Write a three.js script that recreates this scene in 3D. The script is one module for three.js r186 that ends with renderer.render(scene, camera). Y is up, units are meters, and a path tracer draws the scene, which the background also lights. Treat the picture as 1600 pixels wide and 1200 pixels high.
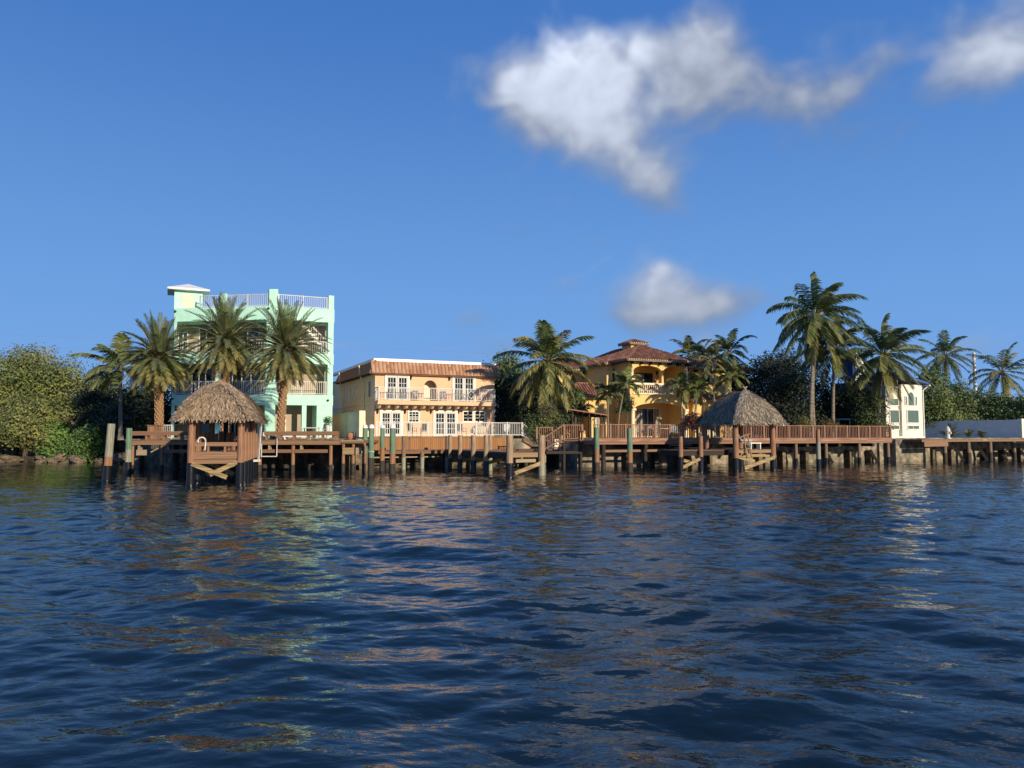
import * as THREE from 'three';
import { mergeGeometries } from 'three/addons/utils/BufferGeometryUtils.js';
import { ImprovedNoise } from 'three/addons/math/ImprovedNoise.js';

// ---------------------------------------------------------------- camera, sky, sun, exposure
const EYE = 2.2, PITCH = Math.atan(80 / 1200);
const scene = new THREE.Scene();
const camera = new THREE.PerspectiveCamera(53.13, 4 / 3, 0.1, 3000);
camera.position.set(0, EYE, 0);
camera.rotation.set(PITCH, 0, 0);

const renderer = new THREE.WebGLRenderer({ antialias: true });
renderer.toneMapping = THREE.LinearToneMapping;
renderer.toneMappingExposure = 1.12;
renderer.shadowMap.enabled = true;

const SUN_AZ = 37 * Math.PI / 180, SUN_EL = 17 * Math.PI / 180;      // sun behind the viewer, to the right, low
const sunDir = new THREE.Vector3(Math.sin(SUN_AZ) * Math.cos(SUN_EL), Math.sin(SUN_EL), Math.cos(SUN_AZ) * Math.cos(SUN_EL));
const sun = new THREE.DirectionalLight(new THREE.Color().setRGB(1, 0.85, 0.62), 4.7);
sun.target.position.set(5, 0, -60);
sun.position.copy(sunDir).multiplyScalar(180).add(sun.target.position);
sun.castShadow = true;
sun.shadow.radius = 1;
sun.shadow.mapSize.set(4096, 4096);
Object.assign(sun.shadow.camera, { left: -90, right: 90, top: 60, bottom: -60, near: 1, far: 400 });
scene.add(sun, sun.target);

let seed = 7;
const rnd = () => { seed = (seed * 1664525 + 1013904223) >>> 0; return seed / 4294967296; };
const rr = (a, b) => a + (b - a) * rnd();
const pn = new ImprovedNoise();
const fbm = (x, y, z, o = 5) => { let s = 0, a = 0.5; for (let i = 0; i < o; i++) { s += a * pn.noise(x, y, z); x *= 2.03; y *= 2.03; z *= 2.03; a *= 0.5; } return s; };
const clamp = (v, a = 0, b = 1) => Math.min(b, Math.max(a, v));
const smooth = (a, b, x) => { const t = clamp((x - a) / (b - a)); return t * t * (3 - 2 * t); };
const mix = (a, b, t) => a + (b - a) * t;

{ // clear blue sky with a few soft cumulus puffs all round
  const W = 2048, HH = 1024, data = new Float32Array(W * HH * 4), R = Math.PI / 180;
  // clouds: groups of soft puffs [azimuth right of the view axis, elevation, half width, half height, weight, brightness] in degrees
  const puffs = [
    [-0.2, 25.2, 3.4, 3.0, 1.0, 0.92], [4.2, 24.6, 4.2, 3.4, 1.15, 1.15], [7.6, 26.4, 3.6, 2.6, 1.2, 1.3], [6.5, 22.0, 4.6, 3.4, 1.1, 0.9], [2.0, 22.8, 3.4, 2.6, 0.9, 0.82], [9.8, 19.2, 3.2, 3.0, 1.0, 0.75], [11.5, 17.4, 1.8, 2.0, 0.7, 0.68],
    [11.5, 26.5, 3.4, 2.2, 1.0, 0.86], [14.8, 27.2, 2.6, 2.8, 1.1, 0.86], [16.5, 24.6, 3.8, 2.8, 1.2, 0.74], [13.0, 23.4, 3.6, 2.4, 0.95, 0.76], [20.0, 23.2, 3.4, 1.9, 0.75, 0.64], [23.6, 22.4, 3.2, 2.8, 0.98, 0.66], [26.8, 24.2, 1.6, 1.4, 0.55, 0.72],
    [31.2, 25.0, 2.2, 2.6, 0.85, 0.98], [33.6, 23.4, 3.0, 2.6, 0.9, 0.95], [30.5, 21.6, 3.4, 1.4, 0.5, 0.62], [36.5, 24.8, 3.2, 2.8, 0.9, 0.95],
    [10.6, 10.2, 3.5, 2.2, 1.25, 0.80], [11.2, 12.0, 1.7, 1.0, 1.0, 1.05], [9.0, 8.6, 3.0, 1.5, 0.95, 0.60], [13.6, 9.3, 3.2, 1.8, 1.1, 0.64], [17.0, 9.6, 3.2, 1.3, 0.8, 0.6],
    [5.2, 11.0, 1.8, 0.6, 0.4, 0.60], [-2.6, 8.6, 1.6, 1.1, 0.42, 0.60], [-0.6, 6.8, 2.2, 0.9, 0.45, 0.60], [14.6, 6.6, 1.4, 0.8, 0.5, 0.78],
    [-11.8, 5.4, 1.9, 1.0, 0.6, 0.72], [-4.0, 5.6, 1.6, 0.7, 0.45, 0.6], [31.0, 5.8, 3.2, 1.2, 0.5, 0.8], [0.4, 15.4, 2.4, 0.6, 0.22, 0.55], [5.6, 16.4, 1.0, 0.5, 0.2, 0.55], [6.4, 14.4, 1.0, 0.5, 0.22, 0.55]];
  let s2 = 99; const r2 = () => { s2 = (s2 * 1664525 + 1013904223) >>> 0; return s2 / 4294967296; };
  for (let k = 0; k < 22; k++) {                      // the same kind of sky goes on outside the frame
    const az = 52 + r2() * 256, el = 6 + r2() * 30;
    for (let j = 0; j < 5; j++) puffs.push([az + (r2() - 0.5) * 9, el + (r2() - 0.5) * 4, 1.6 + r2() * 2.6, 1 + r2() * 1.8, 0.5 + r2() * 0.5, 0.65 + r2() * 0.4]);
  }
  for (let j = 0; j < HH; j++) {
    const el = ((j + 0.5) / HH - 0.5) * 180, e = Math.max(0, el);
    const k = smooth(4, 33, e), top = smooth(30, 80, e), hz = Math.exp(-e / 4.5);
    for (let i = 0; i < W; i++) {
      const th = ((i + 0.5) / W - 0.5) * 2 * Math.PI;       // atan2(z, x)
      let az = (th + Math.PI / 2) / R; if (az > 180) az -= 360;
      let r = mix(0.140, 0.050, k) * (1 - 0.25 * top) + 0.07 * hz, g = mix(0.325, 0.165, k) * (1 - 0.25 * top) + 0.06 * hz, b = mix(0.685, 0.475, k) * (1 - 0.2 * top) + 0.02 * hz;
      if (el < 0) { r *= 0.9; g *= 0.9; b *= 0.9; }
      let dsum = 0, bsum = 0;
      if (el > 2 && el < 48) for (const p of puffs) {
        let da = az - p[0]; if (da > 180) da -= 360; if (da < -180) da += 360;
        da *= Math.cos(el * R) * 1.04;
        if (Math.abs(da) > p[2] * 2.2) continue;
        const de = el - p[1]; if (Math.abs(de) > p[3] * 2.2) continue;
        const q = (da / p[2]) ** 2 + (de / p[3]) ** 2;
        const w = p[4] * Math.exp(-q * 1.35); dsum += w; bsum += w * p[5] * (1 + 0.26 * clamp(de / p[3], -1, 1));
      }
      if (dsum > 0.03) {
        const nx = az * 0.16, ny = el * 0.2;
        const wx = fbm(nx * 0.9, ny * 0.9, 7.7, 3), n = fbm(nx + wx * 1.1, ny + wx * 0.8, 3.1, 7), n2 = fbm(nx * 3.1 + 9, ny * 3.1 + wx, 1.4, 5);
        const d = dsum + n * 1.15 + n2 * 0.42 - 0.16;
        const a = smooth(-0.08, 1.5, d) * 0.84;
        const br = bsum / dsum * (0.80 + 0.46 * smooth(0.5, 1.8, d)) * (1 + n2 * 0.30 + n * 0.35) * 0.50;
        r = mix(r, br * 0.94, a); g = mix(g, br * 1.01, a); b = mix(b, br * 1.16, a);
      }
      const o = (j * W + i) * 4; data[o] = r; data[o + 1] = g; data[o + 2] = b; data[o + 3] = 1;
    }
  }
  const sky = new THREE.DataTexture(data, W, HH, THREE.RGBAFormat, THREE.FloatType);
  sky.mapping = THREE.EquirectangularReflectionMapping; sky.magFilter = THREE.LinearFilter; sky.needsUpdate = true;
  scene.background = sky; scene.environment = sky;
}

// ---------------------------------------------------------------- helpers
const V3 = (x, y, z) => new THREE.Vector3(x, y, z);
// a frame stands on the map: origin, turn; local x runs along the shore, local z towards the water
function frame(ox, oz, deg) {
  const t = deg * Math.PI / 180, c = Math.cos(t), s = Math.sin(t);
  return {
    t, world: (x, y, z) => V3(ox + x * c + z * s, y, oz - x * s + z * c),
    // local [x, y] at which a line of sight meets the upright plane z = w
    see(px, py, w) {
      const cx = (px - 800) / 1200, cy = (600 - py) / 1200, cp = Math.cos(PITCH), sp = Math.sin(PITCH);
      const d = V3(cx, cy * cp + sp, cy * sp - cp);
      const dz = d.x * s + d.z * c, o = (0 - ox) * s + (0 - oz) * c, k = (w - o) / dz;
      const X = d.x * k - ox, Z = d.z * k - oz;
      return [X * c - Z * s, EYE + d.y * k];
    },
    x(px, w, py = 680) { return this.see(px, py, w)[0]; }, y(py, px, w) { return this.see(px, py, w)[1]; },
  };
}
const place = (px, depth) => V3((px - 800) / 1200 * depth, 0, -depth);   // on the map
const hgt = (py, depth) => EYE + (680 - py) / 1200 * depth;               // height at that depth
const F1 = frame(-10.75, -60, 24.2);            // the straight shore: peach, yellow and white houses
const F0 = frame(-16.5, -45.5, 1.5);            // the left dock
const FH = frame(-12.5, -35.5, 14.3);           // the pier of the left hut

const used = new Map();
function numbered(n) { const k = used.get(n) ?? 0; used.set(n, k + 1); return k ? n + '_' + String(k).padStart(3, '0') : n; }
function tag(o, label, category, group, kind) { if (label) o.userData.label = label; if (category) o.userData.category = category; if (group) o.userData.group = group; if (kind) o.userData.kind = kind; return o; }
function thing(name, label, category, pos, turn = 0, group) {
  const o = new THREE.Group(); o.name = numbered(name); o.position.copy(pos); o.rotation.y = turn; scene.add(o);
  return tag(o, label, category, group);
}
function part(name, geo, mat, parent) {
  const m = new THREE.Mesh(geo, mat); m.name = name; m.castShadow = m.receiveShadow = true; parent.add(m); return m;
}
function solo(name, label, category, geo, mat, pos, turn = 0, group) {
  const m = new THREE.Mesh(geo, mat); m.name = numbered(name); m.castShadow = m.receiveShadow = true; m.position.copy(pos); m.rotation.y = turn; scene.add(m); return tag(m, label, category, group);
}
function structure(name, geo, mat) { const m = part(name, geo, mat, scene); m.userData.kind = 'structure'; return m; }
// uv in metres from the side each face looks to
function buv(g) {
  g = g.index ? g.toNonIndexed() : g;
  const p = g.attributes.position, uv = new Float32Array(p.count * 2), a = V3(), b = V3(), c = V3();
  for (let i = 0; i < p.count; i += 3) {
    a.fromBufferAttribute(p, i); b.fromBufferAttribute(p, i + 1); c.fromBufferAttribute(p, i + 2);
    const n = b.clone().sub(a).cross(c.clone().sub(a)), x = Math.abs(n.x), y = Math.abs(n.y), z = Math.abs(n.z);
    [a, b, c].forEach((q, k) => {
      const o = (i + k) * 2;
      if (y >= x && y >= z) { uv[o] = q.x; uv[o + 1] = q.z; } else if (x >= z) { uv[o] = q.z; uv[o + 1] = q.y; } else { uv[o] = q.x; uv[o + 1] = q.y; }
    });
  }
  g.setAttribute('uv', new THREE.BufferAttribute(uv, 2));
  return g;
}
const bx = (x0, x1, y0, y1, z0, z1) => buv(new THREE.BoxGeometry(x1 - x0, y1 - y0, z1 - z0).translate((x0 + x1) / 2, (y0 + y1) / 2, (z0 + z1) / 2));
function prism(pts, y0, y1) { // upright prism over a plan [x, z]
  const s = new THREE.Shape(pts.map(([x, z]) => new THREE.Vector2(x, -z)));
  return buv(new THREE.ExtrudeGeometry(s, { depth: y1 - y0, bevelEnabled: false }).rotateX(-Math.PI / 2).translate(0, y0, 0));
}
function slabFrom(shape, depth, z) { return buv(new THREE.ExtrudeGeometry(shape, { depth, bevelEnabled: false, curveSegments: 14 }).translate(0, 0, z)); }   // outline in x, y pushed back along z
const merge = (list) => mergeGeometries(list.map((g) => g.index ? g.toNonIndexed() : g).map((g) => { const q = new THREE.BufferGeometry(); q.setAttribute('position', g.attributes.position); q.setAttribute('normal', g.attributes.normal); q.setAttribute('uv', g.attributes.uv ?? new THREE.BufferAttribute(new Float32Array(g.attributes.position.count * 2), 2)); return q; }));
function bar(a, b, w, h = w) { // a squared timber from a to b
  const d = b.clone().sub(a), L = d.length(), g = new THREE.BoxGeometry(w, h, L);
  g.translate(0, 0, L / 2);
  const m = new THREE.Matrix4().lookAt(V3(0, 0, 0), d.clone().negate(), Math.abs(d.x) + Math.abs(d.z) < 1e-4 ? V3(1, 0, 0) : V3(0, 1, 0)); m.setPosition(a);
  return buv(g.applyMatrix4(m));
}
function rod(a, b, r0, r1 = r0, n = 8) {
  const d = b.clone().sub(a), L = d.length(), g = new THREE.CylinderGeometry(r1, r0, L, n).translate(0, L / 2, 0);
  g.applyQuaternion(new THREE.Quaternion().setFromUnitVectors(V3(0, 1, 0), d.normalize())); g.translate(a.x, a.y, a.z);
  return g;
}
const unitBox = buv(new THREE.BoxGeometry(1, 1, 1));
function put(name, parent, mat, x0, x1, y0, y1, z0, z1) { // cheap copy of one shared box
  const m = part(name, unitBox, mat, parent); m.scale.set(x1 - x0, y1 - y0, z1 - z0); m.position.set((x0 + x1) / 2, (y0 + y1) / 2, (z0 + z1) / 2); return m;
}

// ---------------------------------------------------------------- textures and materials (grain, mottling and wear only)
function grain(n, sx, sy, lo, hi, o = 5, tint = 0, sd = 1) { // tileable-ish mottling between lo and hi
  const d = new Uint8Array(n * n * 4);
  const N = (x, y) => fbm(x * sx, y * sy, sd * 3.7, o);
  for (let j = 0; j < n; j++) for (let i = 0; i < n; i++) {
    const x = i / n, y = j / n, fx = smooth(0.8, 1, x), fy = smooth(0.8, 1, y);
    const v0 = mix(mix(N(x, y), N(x - 1, y), fx), mix(N(x, y - 1), N(x - 1, y - 1), fx), fy);
    const v = mix(lo, hi, clamp(0.5 + v0 * 1.1)), t = tint * v0, k = (j * n + i) * 4;
    d[k] = 255 * clamp(v + t); d[k + 1] = 255 * clamp(v); d[k + 2] = 255 * clamp(v - t); d[k + 3] = 255;
  }
  const t = new THREE.DataTexture(d, n, n); t.wrapS = t.wrapT = THREE.RepeatWrapping; t.magFilter = THREE.LinearFilter; t.colorSpace = THREE.SRGBColorSpace; t.needsUpdate = true;
  return t;
}
const rep = (t, u, v = u, rot = 0) => { const c = t.clone(); c.repeat.set(u, v); c.rotation = rot; c.needsUpdate = true; return c; };
const asBump = (t) => { const c = t.clone(); c.colorSpace = THREE.NoColorSpace; c.needsUpdate = true; return c; };
const tStucco = grain(512, 9, 9, 0.93, 1.0, 6, 0.015, 1), tWood = grain(256, 2.2, 34, 0.55, 1.0, 4, 0.06, 2), tConc = grain(512, 7, 7, 0.45, 1.0, 6, 0.06, 3), tFine = grain(256, 24, 24, 0.7, 1.0, 4, 0.03, 4);
const lin = (r, g, b) => new THREE.Color().setRGB(r, g, b);
const std = (c, rough = 0.8, x = {}) => new THREE.MeshStandardMaterial({ color: c, roughness: rough, ...x });
const stucco = (r, g, b) => std(lin(r, g, b), 0.9, { map: rep(tStucco, 0.22), bumpMap: asBump(rep(tFine, 1.2)), bumpScale: 0.004 });
const woodH = (r, g, b) => std(lin(r, g, b), 0.85, { map: rep(tWood, 0.5, 0.6) });
const woodV = (r, g, b) => std(lin(r, g, b), 0.85, { map: rep(tWood, 0.5, 0.6, Math.PI / 2) });
const M = {
  mint: stucco(0.50, 0.86, 0.68), tan: stucco(0.42, 0.33, 0.24), peach: stucco(0.78, 0.50, 0.31), cream: stucco(0.86, 0.74, 0.52), yellow: stucco(0.80, 0.54, 0.20), yellowPale: stucco(0.80, 0.66, 0.40), whiteWall: stucco(0.82, 0.77, 0.67),
  white: std(lin(0.82, 0.80, 0.76), 0.55, { map: rep(tFine, 0.9) }), whiteTrim: std(lin(0.80, 0.77, 0.70), 0.6), roofWhite: std(lin(0.80, 0.79, 0.77), 0.4), blueRoof: std(lin(0.05, 0.12, 0.36), 0.35), 
  glass: new THREE.MeshPhysicalMaterial({ color: lin(0.010, 0.014, 0.016), roughness: 0.06, ior: 1.5 }), glassGreen: new THREE.MeshPhysicalMaterial({ color: lin(0.10, 0.15, 0.125), roughness: 0.06, ior: 1.5 }), glassTeal: new THREE.MeshPhysicalMaterial({ color: lin(0.02, 0.055, 0.065), roughness: 0.06, ior: 1.5 }), curtain: std(lin(0.42, 0.40, 0.37), 0.9, { map: rep(tWood, 2.5, 0.3, Math.PI / 2) }),
  black: std(lin(0.012, 0.012, 0.012), 0.5), iron: std(lin(0.02, 0.018, 0.016), 0.45), grey: std(lin(0.3, 0.3, 0.29), 0.6),
  deckA: woodH(0.40, 0.23, 0.135), deckB: woodH(0.34, 0.185, 0.105), deckPale: woodH(0.46, 0.32, 0.18), deckV: woodV(0.40, 0.22, 0.125), redH: woodH(0.42, 0.235, 0.15), redV: woodV(0.38, 0.185, 0.115), redV2: woodV(0.46, 0.25, 0.165), orangeV: woodV(0.56, 0.27, 0.10), orangeV2: woodV(0.50, 0.23, 0.085), brace: woodH(0.52, 0.37, 0.18), paleH: woodH(0.55, 0.42, 0.27),
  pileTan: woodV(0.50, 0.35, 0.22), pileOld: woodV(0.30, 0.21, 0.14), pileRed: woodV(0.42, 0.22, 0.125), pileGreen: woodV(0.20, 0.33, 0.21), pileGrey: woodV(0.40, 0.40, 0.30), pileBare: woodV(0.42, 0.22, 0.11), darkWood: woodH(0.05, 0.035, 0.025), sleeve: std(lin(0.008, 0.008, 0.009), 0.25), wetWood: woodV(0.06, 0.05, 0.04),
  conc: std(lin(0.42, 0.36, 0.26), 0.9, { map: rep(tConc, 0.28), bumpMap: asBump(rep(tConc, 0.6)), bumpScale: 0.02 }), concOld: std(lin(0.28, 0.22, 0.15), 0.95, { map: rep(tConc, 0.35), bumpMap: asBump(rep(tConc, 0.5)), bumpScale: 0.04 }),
  soil: std(lin(0.46, 0.40, 0.30), 1, { map: rep(tConc, 0.2) }), rock: std(lin(0.30, 0.23, 0.15), 0.95, { map: rep(tConc, 0.8), bumpMap: asBump(rep(tConc, 1.1)), bumpScale: 0.04 }),
  tileA: std(lin(0.58, 0.31, 0.18), 0.8, { map: rep(tFine, 1.3) }), tileB: std(lin(0.48, 0.24, 0.13), 0.8, { map: rep(tFine, 1.3) }), tileC: std(lin(0.66, 0.39, 0.24), 0.8, { map: rep(tFine, 1.3) }), tileDark: std(lin(0.30, 0.11, 0.06), 0.85, { map: rep(tFine, 1.3) }), tileDark2: std(lin(0.42, 0.20, 0.12), 0.85, { map: rep(tFine, 1.3) }), eave: woodH(0.055, 0.035, 0.025), fascia: woodH(0.34, 0.26, 0.19), mud: std(lin(0.10, 0.075, 0.045), 1, { map: rep(tConc, 0.3) }),
  trunk: std(lin(0.30, 0.17, 0.085), 0.95, { map: rep(tFine, 2) }), trunkBoot: std(lin(0.34, 0.20, 0.10), 0.95), trunkGrey: std(lin(0.34, 0.28, 0.21), 0.95, { map: rep(tWood, 0.3, 1.1) }), bark: std(lin(0.13, 0.095, 0.06), 0.95, { map: rep(tWood, 0.4, 0.6, Math.PI / 2) }),
  rope: std(lin(0.6, 0.55, 0.45), 0.9), skyBlue: std(lin(0.22, 0.42, 0.60), 0.6), canopyBlue: std(lin(0.16, 0.36, 0.44), 0.6), cushion: std(lin(0.72, 0.60, 0.40), 0.9), terracotta: std(lin(0.35, 0.15, 0.08), 0.85), wire: std(lin(0.3, 0.3, 0.32), 0.6),
};
const leafMat = (sheen = 0) => new THREE.MeshPhysicalMaterial({ color: lin(1, 1, 1), vertexColors: true, roughness: 0.85, transmission: 0.25, thickness: 0, side: THREE.DoubleSide });
M.leaf = leafMat();
M.frond = new THREE.MeshPhysicalMaterial({ color: lin(1, 1, 1), vertexColors: true, roughness: 0.6, transmission: 0.2, thickness: 0, side: THREE.DoubleSide });
M.thatch = std(lin(1, 1, 1), 0.95, { vertexColors: true, side: THREE.DoubleSide });
// ---------------------------------------------------------------- water: a real rippled surface
{
  let s3 = 5; const r3 = () => { s3 = (s3 * 1664525 + 1013904223) >>> 0; return s3 / 4294967296; };
  const waves = [];
  for (let k = 0; k < 70; k++) {
    const f = k / 69, L = 0.115 * Math.pow(38, f) * (0.85 + r3() * 0.3);          // 0.16 to 4.8 m
    const dir = -Math.PI / 2 + 0.28 + (r3() + r3() + r3() - 1.5) * 1.15;          // mostly along the line of sight
    const K = 2 * Math.PI / L, slope = 0.0185 * (0.75 + r3() * 0.6) * (L < 0.4 ? 0.6 : L > 2.2 ? 0.85 : 1.2);
    waves.push([K * Math.cos(dir), K * Math.sin(dir), r3() * 6.283, slope / K, K]);
  }
  const SN = new Float32Array(8192 + 1); for (let i = 0; i <= 8192; i++) SN[i] = Math.sin(i / 8192 * 2 * Math.PI);
  const rows = [], cols = [];
  for (let r = 2.2; r < 100; r *= 1.0049) rows.push(r);
  for (let i = 0; i <= 500; i++) cols.push(mix(-50, 50, i / 500) * Math.PI / 180);
  const nc = cols.length, nr = rows.length, P = new Float32Array(nc * nr * 3), N = new Float32Array(nc * nr * 3), UV = new Float32Array(nc * nr * 2), idx = new Uint32Array((nc - 1) * (nr - 1) * 6);
  for (let j = 0; j < nr; j++) for (let i = 0; i < nc; i++) {
    const x = rows[j] * Math.sin(cols[i]), z = -rows[j] * Math.cos(cols[i]);
    // gusts: patches of rougher and calmer water
    const gust = 1 + 0.9 * fbm(x * 0.07 + 3, z * 0.10, 0.5, 2), wob = 0.8 * fbm(x * 0.22, z * 0.22, 4.2, 1), calm = mix(1, 0.38, smooth(24, 48, rows[j]));
    let h = 0, hx = 0, hz = 0;
    for (const [kx, kz, ph, a, K] of waves) {
      const q = kx * x + kz * z + ph + wob * Math.min(3, K * 0.5), n8 = Math.floor(q * 1303.797) , s = SN[n8 & 8191], c = SN[(n8 + 2048) & 8191], A = a * gust * calm;
      h += A * (s + 0.18 * (1 - 2 * s * s)); const d = A * (c - 0.72 * s * c); hx += d * kx; hz += d * kz;
    }
    const o = (j * nc + i) * 3, l = Math.hypot(hx, 1, hz);
    P[o] = x; P[o + 1] = h; P[o + 2] = z; N[o] = -hx / l; N[o + 1] = 1 / l; N[o + 2] = -hz / l;
    UV[(j * nc + i) * 2] = x; UV[(j * nc + i) * 2 + 1] = z;
  }
  let n = 0;
  for (let j = 0; j < nr - 1; j++) for (let i = 0; i < nc - 1; i++) { const a = j * nc + i, b = a + 1, c = a + nc, d = c + 1; idx[n++] = a; idx[n++] = b; idx[n++] = c; idx[n++] = b; idx[n++] = d; idx[n++] = c; }
  const g = new THREE.BufferGeometry();
  g.setAttribute('position', new THREE.BufferAttribute(P, 3)); g.setAttribute('normal', new THREE.BufferAttribute(N, 3)); g.setAttribute('uv', new THREE.BufferAttribute(UV, 2)); g.setIndex(new THREE.BufferAttribute(idx, 1));
  const tRip = asBump(rep(grain(512, 10, 16, 0, 1, 4, 0, 9), 0.55, 0.62)), tRip2 = tRip;
  M.water = new THREE.MeshPhysicalMaterial({ color: lin(0.004, 0.011, 0.015), roughness: 0.02, ior: 1.33, bumpMap: tRip2, bumpScale: 0.004 });
  structure('water', g, M.water);
  structure('water_beyond', new THREE.PlaneGeometry(900, 260).rotateX(-Math.PI / 2).translate(0, -0.45, 60), M.water);
}
// ---------------------------------------------------------------- land
const GROUND = 1.95;
{
  const p = (v) => [v.x, v.z];
  const line = [[-160, -80], [-60, -70], [-31.5, -66.5], [-27.4, -61], [-26.6, -53.2], p(F1.world(-4.2, 0, 7.2)), p(F1.world(11.5, 0, 7.2)), p(F1.world(11.5, 0, 11.8)), p(F1.world(120, 0, 11.8)), [900, -500], [900, -1200], [-900, -1200], [-900, -120]];
  const soil = prism(line, -1, GROUND);
  structure('ground', soil, M.soil);
  structure('mud_bank', prism([[-170, -74], [-60, -65.6], [-31.5, -62.8], [-26.4, -60.5], [-26.4, -62], [-31, -68], [-170, -84]], -1, 0.42), M.mud);
  // the seawalls hold the ground
  const wall = (name, label, f, x0, x1, z, y1, mat, h0 = 0) => {
    const t = thing(name, label, 'seawall', f.world((x0 + x1) / 2, 0, z), f.t), L = (x1 - x0) / 2;
    part('wall_face', bx(-L, L, -0.8, y1, -0.25, 0), mat, t);
    part('cap', bx(-L - 0.02, L + 0.02, y1, y1 + 0.16, -0.4, 0.1), M.conc, t);
    for (let x = -L + 1.2; x < L; x += 2.4) part('buttress', prism([[x - 0.16, 0], [x + 0.16, 0], [x + 0.16, 0.55], [x - 0.16, 0.55]], -0.8, y1 - 0.75), M.concOld, t);
    return t;
  };
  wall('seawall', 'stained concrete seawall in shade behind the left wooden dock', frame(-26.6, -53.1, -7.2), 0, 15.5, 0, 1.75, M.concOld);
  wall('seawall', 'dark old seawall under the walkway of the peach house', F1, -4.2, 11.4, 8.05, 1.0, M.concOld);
  wall('seawall', 'buff concrete seawall behind the long railed dock', F1, 11.6, 40.4, 12.05, 1.7, M.conc);
  wall('seawall', 'sunlit concrete seawall in front of the white house and white wall', F1, 40.6, 75, 12.15, 1.72, M.conc);
  // rocks along the mangrove bank
  const bank = thing('rock_bank', 'low bank of brown rocks at the foot of the mangroves', 'rocks', V3(-40, 0, -62.5));
  const shapes = [0, 1, 2, 3].map((k) => {
    const g = new THREE.IcosahedronGeometry(1, 1), q = g.attributes.position;
    for (let i = 0; i < q.count; i++) { const v = V3().fromBufferAttribute(q, i), f = 0.8 + 0.55 * fbm(v.x * 1.3 + k * 7, v.y * 1.3, v.z * 1.3, 3); q.setXYZ(i, v.x * f, v.y * f * 0.72, v.z * f); }
    g.computeVertexNormals(); return buv(g);
  });
  for (let k = 0; k < 120; k++) {
    const x = rr(-26, 13), z = mix(-5.2, 1.0, (x + 26) / 39) + rr(-0.4, 2.4), s = rr(0.25, 0.75);
    const m = part('rock', shapes[k % 4], M.rock, bank); m.scale.set(s * rr(1, 1.7), s * rr(0.7, 1.1), s); m.position.set(x, rr(0.0, 0.5) - (z + 5 - x * 0.16 - 4.2) * 0.12, z); m.rotation.set(rr(-0.3, 0.3), rr(0, 6), rr(-0.3, 0.3));
  }
}
// ---------------------------------------------------------------- house building blocks
// railing from (ax, az) to (bx, bz) in the parent's own metres: the top rail carries pickets, posts and a bottom rail as sub-parts
function railing(parent, ax, az, bx2, bz2, y0, y1, o = {}) {
  const { step = 0.13, post = 1.8, mat = M.white, pw = 0.028, rw = 0.06, pick = mat, name = 'railing', posts = mat, cap = 0.05, picketMats } = o;
  const L = Math.hypot(bx2 - ax, bz2 - az), a = Math.atan2(-(bz2 - az), bx2 - ax);
  const r = part(name, buv(new THREE.BoxGeometry(L, cap, rw)), mat, parent);
  r.position.set((ax + bx2) / 2, y1 - cap / 2, (az + bz2) / 2); r.rotation.y = a;
  const H = y1 - y0, low = put('bottom_rail', r, mat, -L / 2 + 0.004, L / 2 - 0.004, -H + cap / 2 + 0.07, -H + cap / 2 + 0.07 + cap, -rw / 2 + 0.006, rw / 2 - 0.006);
  const n = Math.max(1, Math.round(L / step));
  for (let i = 0; i < n; i++) { const x = -L / 2 + (i + 0.5) * L / n; put('picket', r, picketMats ? picketMats[i % picketMats.length] : pick, x - pw / 2, x + pw / 2, -H + cap / 2 + 0.08, -cap / 2, -pw / 2, pw / 2); }
  const np = Math.max(1, Math.round(L / post));
  for (let i = 0; i <= np; i++) { const x = -L / 2 + i * L / np, w = o.postW ?? 0.07; put('post', r, posts, x - w / 2, x + w / 2, -H + cap / 2, cap / 2 + 0.03, -w / 2, w / 2); }
  return r;
}
// framed window or door with panes and glazing bars as sub-parts; its face looks along +z
function windowAt(parent, name, x0, x1, y0, y1, z, o = {}) {
  const { cols = 2, rows = 3, fw = 0.09, bar: bw = 0.03, mat = M.whiteTrim, glass = M.glass, depth = 0.08 } = o;
  const f = part(name, merge([bx(x0, x1, y1 - fw, y1, z, z + depth), bx(x0, x1, y0, y0 + fw, z, z + depth), bx(x0, x0 + fw, y0 + fw, y1 - fw, z, z + depth), bx(x1 - fw, x1, y0 + fw, y1 - fw, z, z + depth)]), mat, parent);
  const w = (x1 - x0 - 2 * fw) / cols, h = (y1 - y0 - 2 * fw) / rows;
  for (let i = 0; i < cols; i++) for (let j = 0; j < rows; j++) put('pane', f, Array.isArray(glass) ? glass[(i * 3 + j) % glass.length] : glass, x0 + fw + i * w + bw / 2, x0 + fw + (i + 1) * w - bw / 2, y0 + fw + j * h + bw / 2, y0 + fw + (j + 1) * h - bw / 2, z + 0.012, z + 0.03);
  for (let i = 1; i < cols; i++) { const x = x0 + fw + i * w; put('glazing_bar', f, mat, x - bw / 2, x + bw / 2, y0 + fw, y1 - fw, z + 0.008, z + 0.055); }
  for (let j = 1; j < rows; j++) { const y = y0 + fw + j * h; put('glazing_bar', f, mat, x0 + fw, x1 - fw, y - bw / 2, y + bw / 2, z + 0.006, z + 0.05); }
  return f;
}
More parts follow.
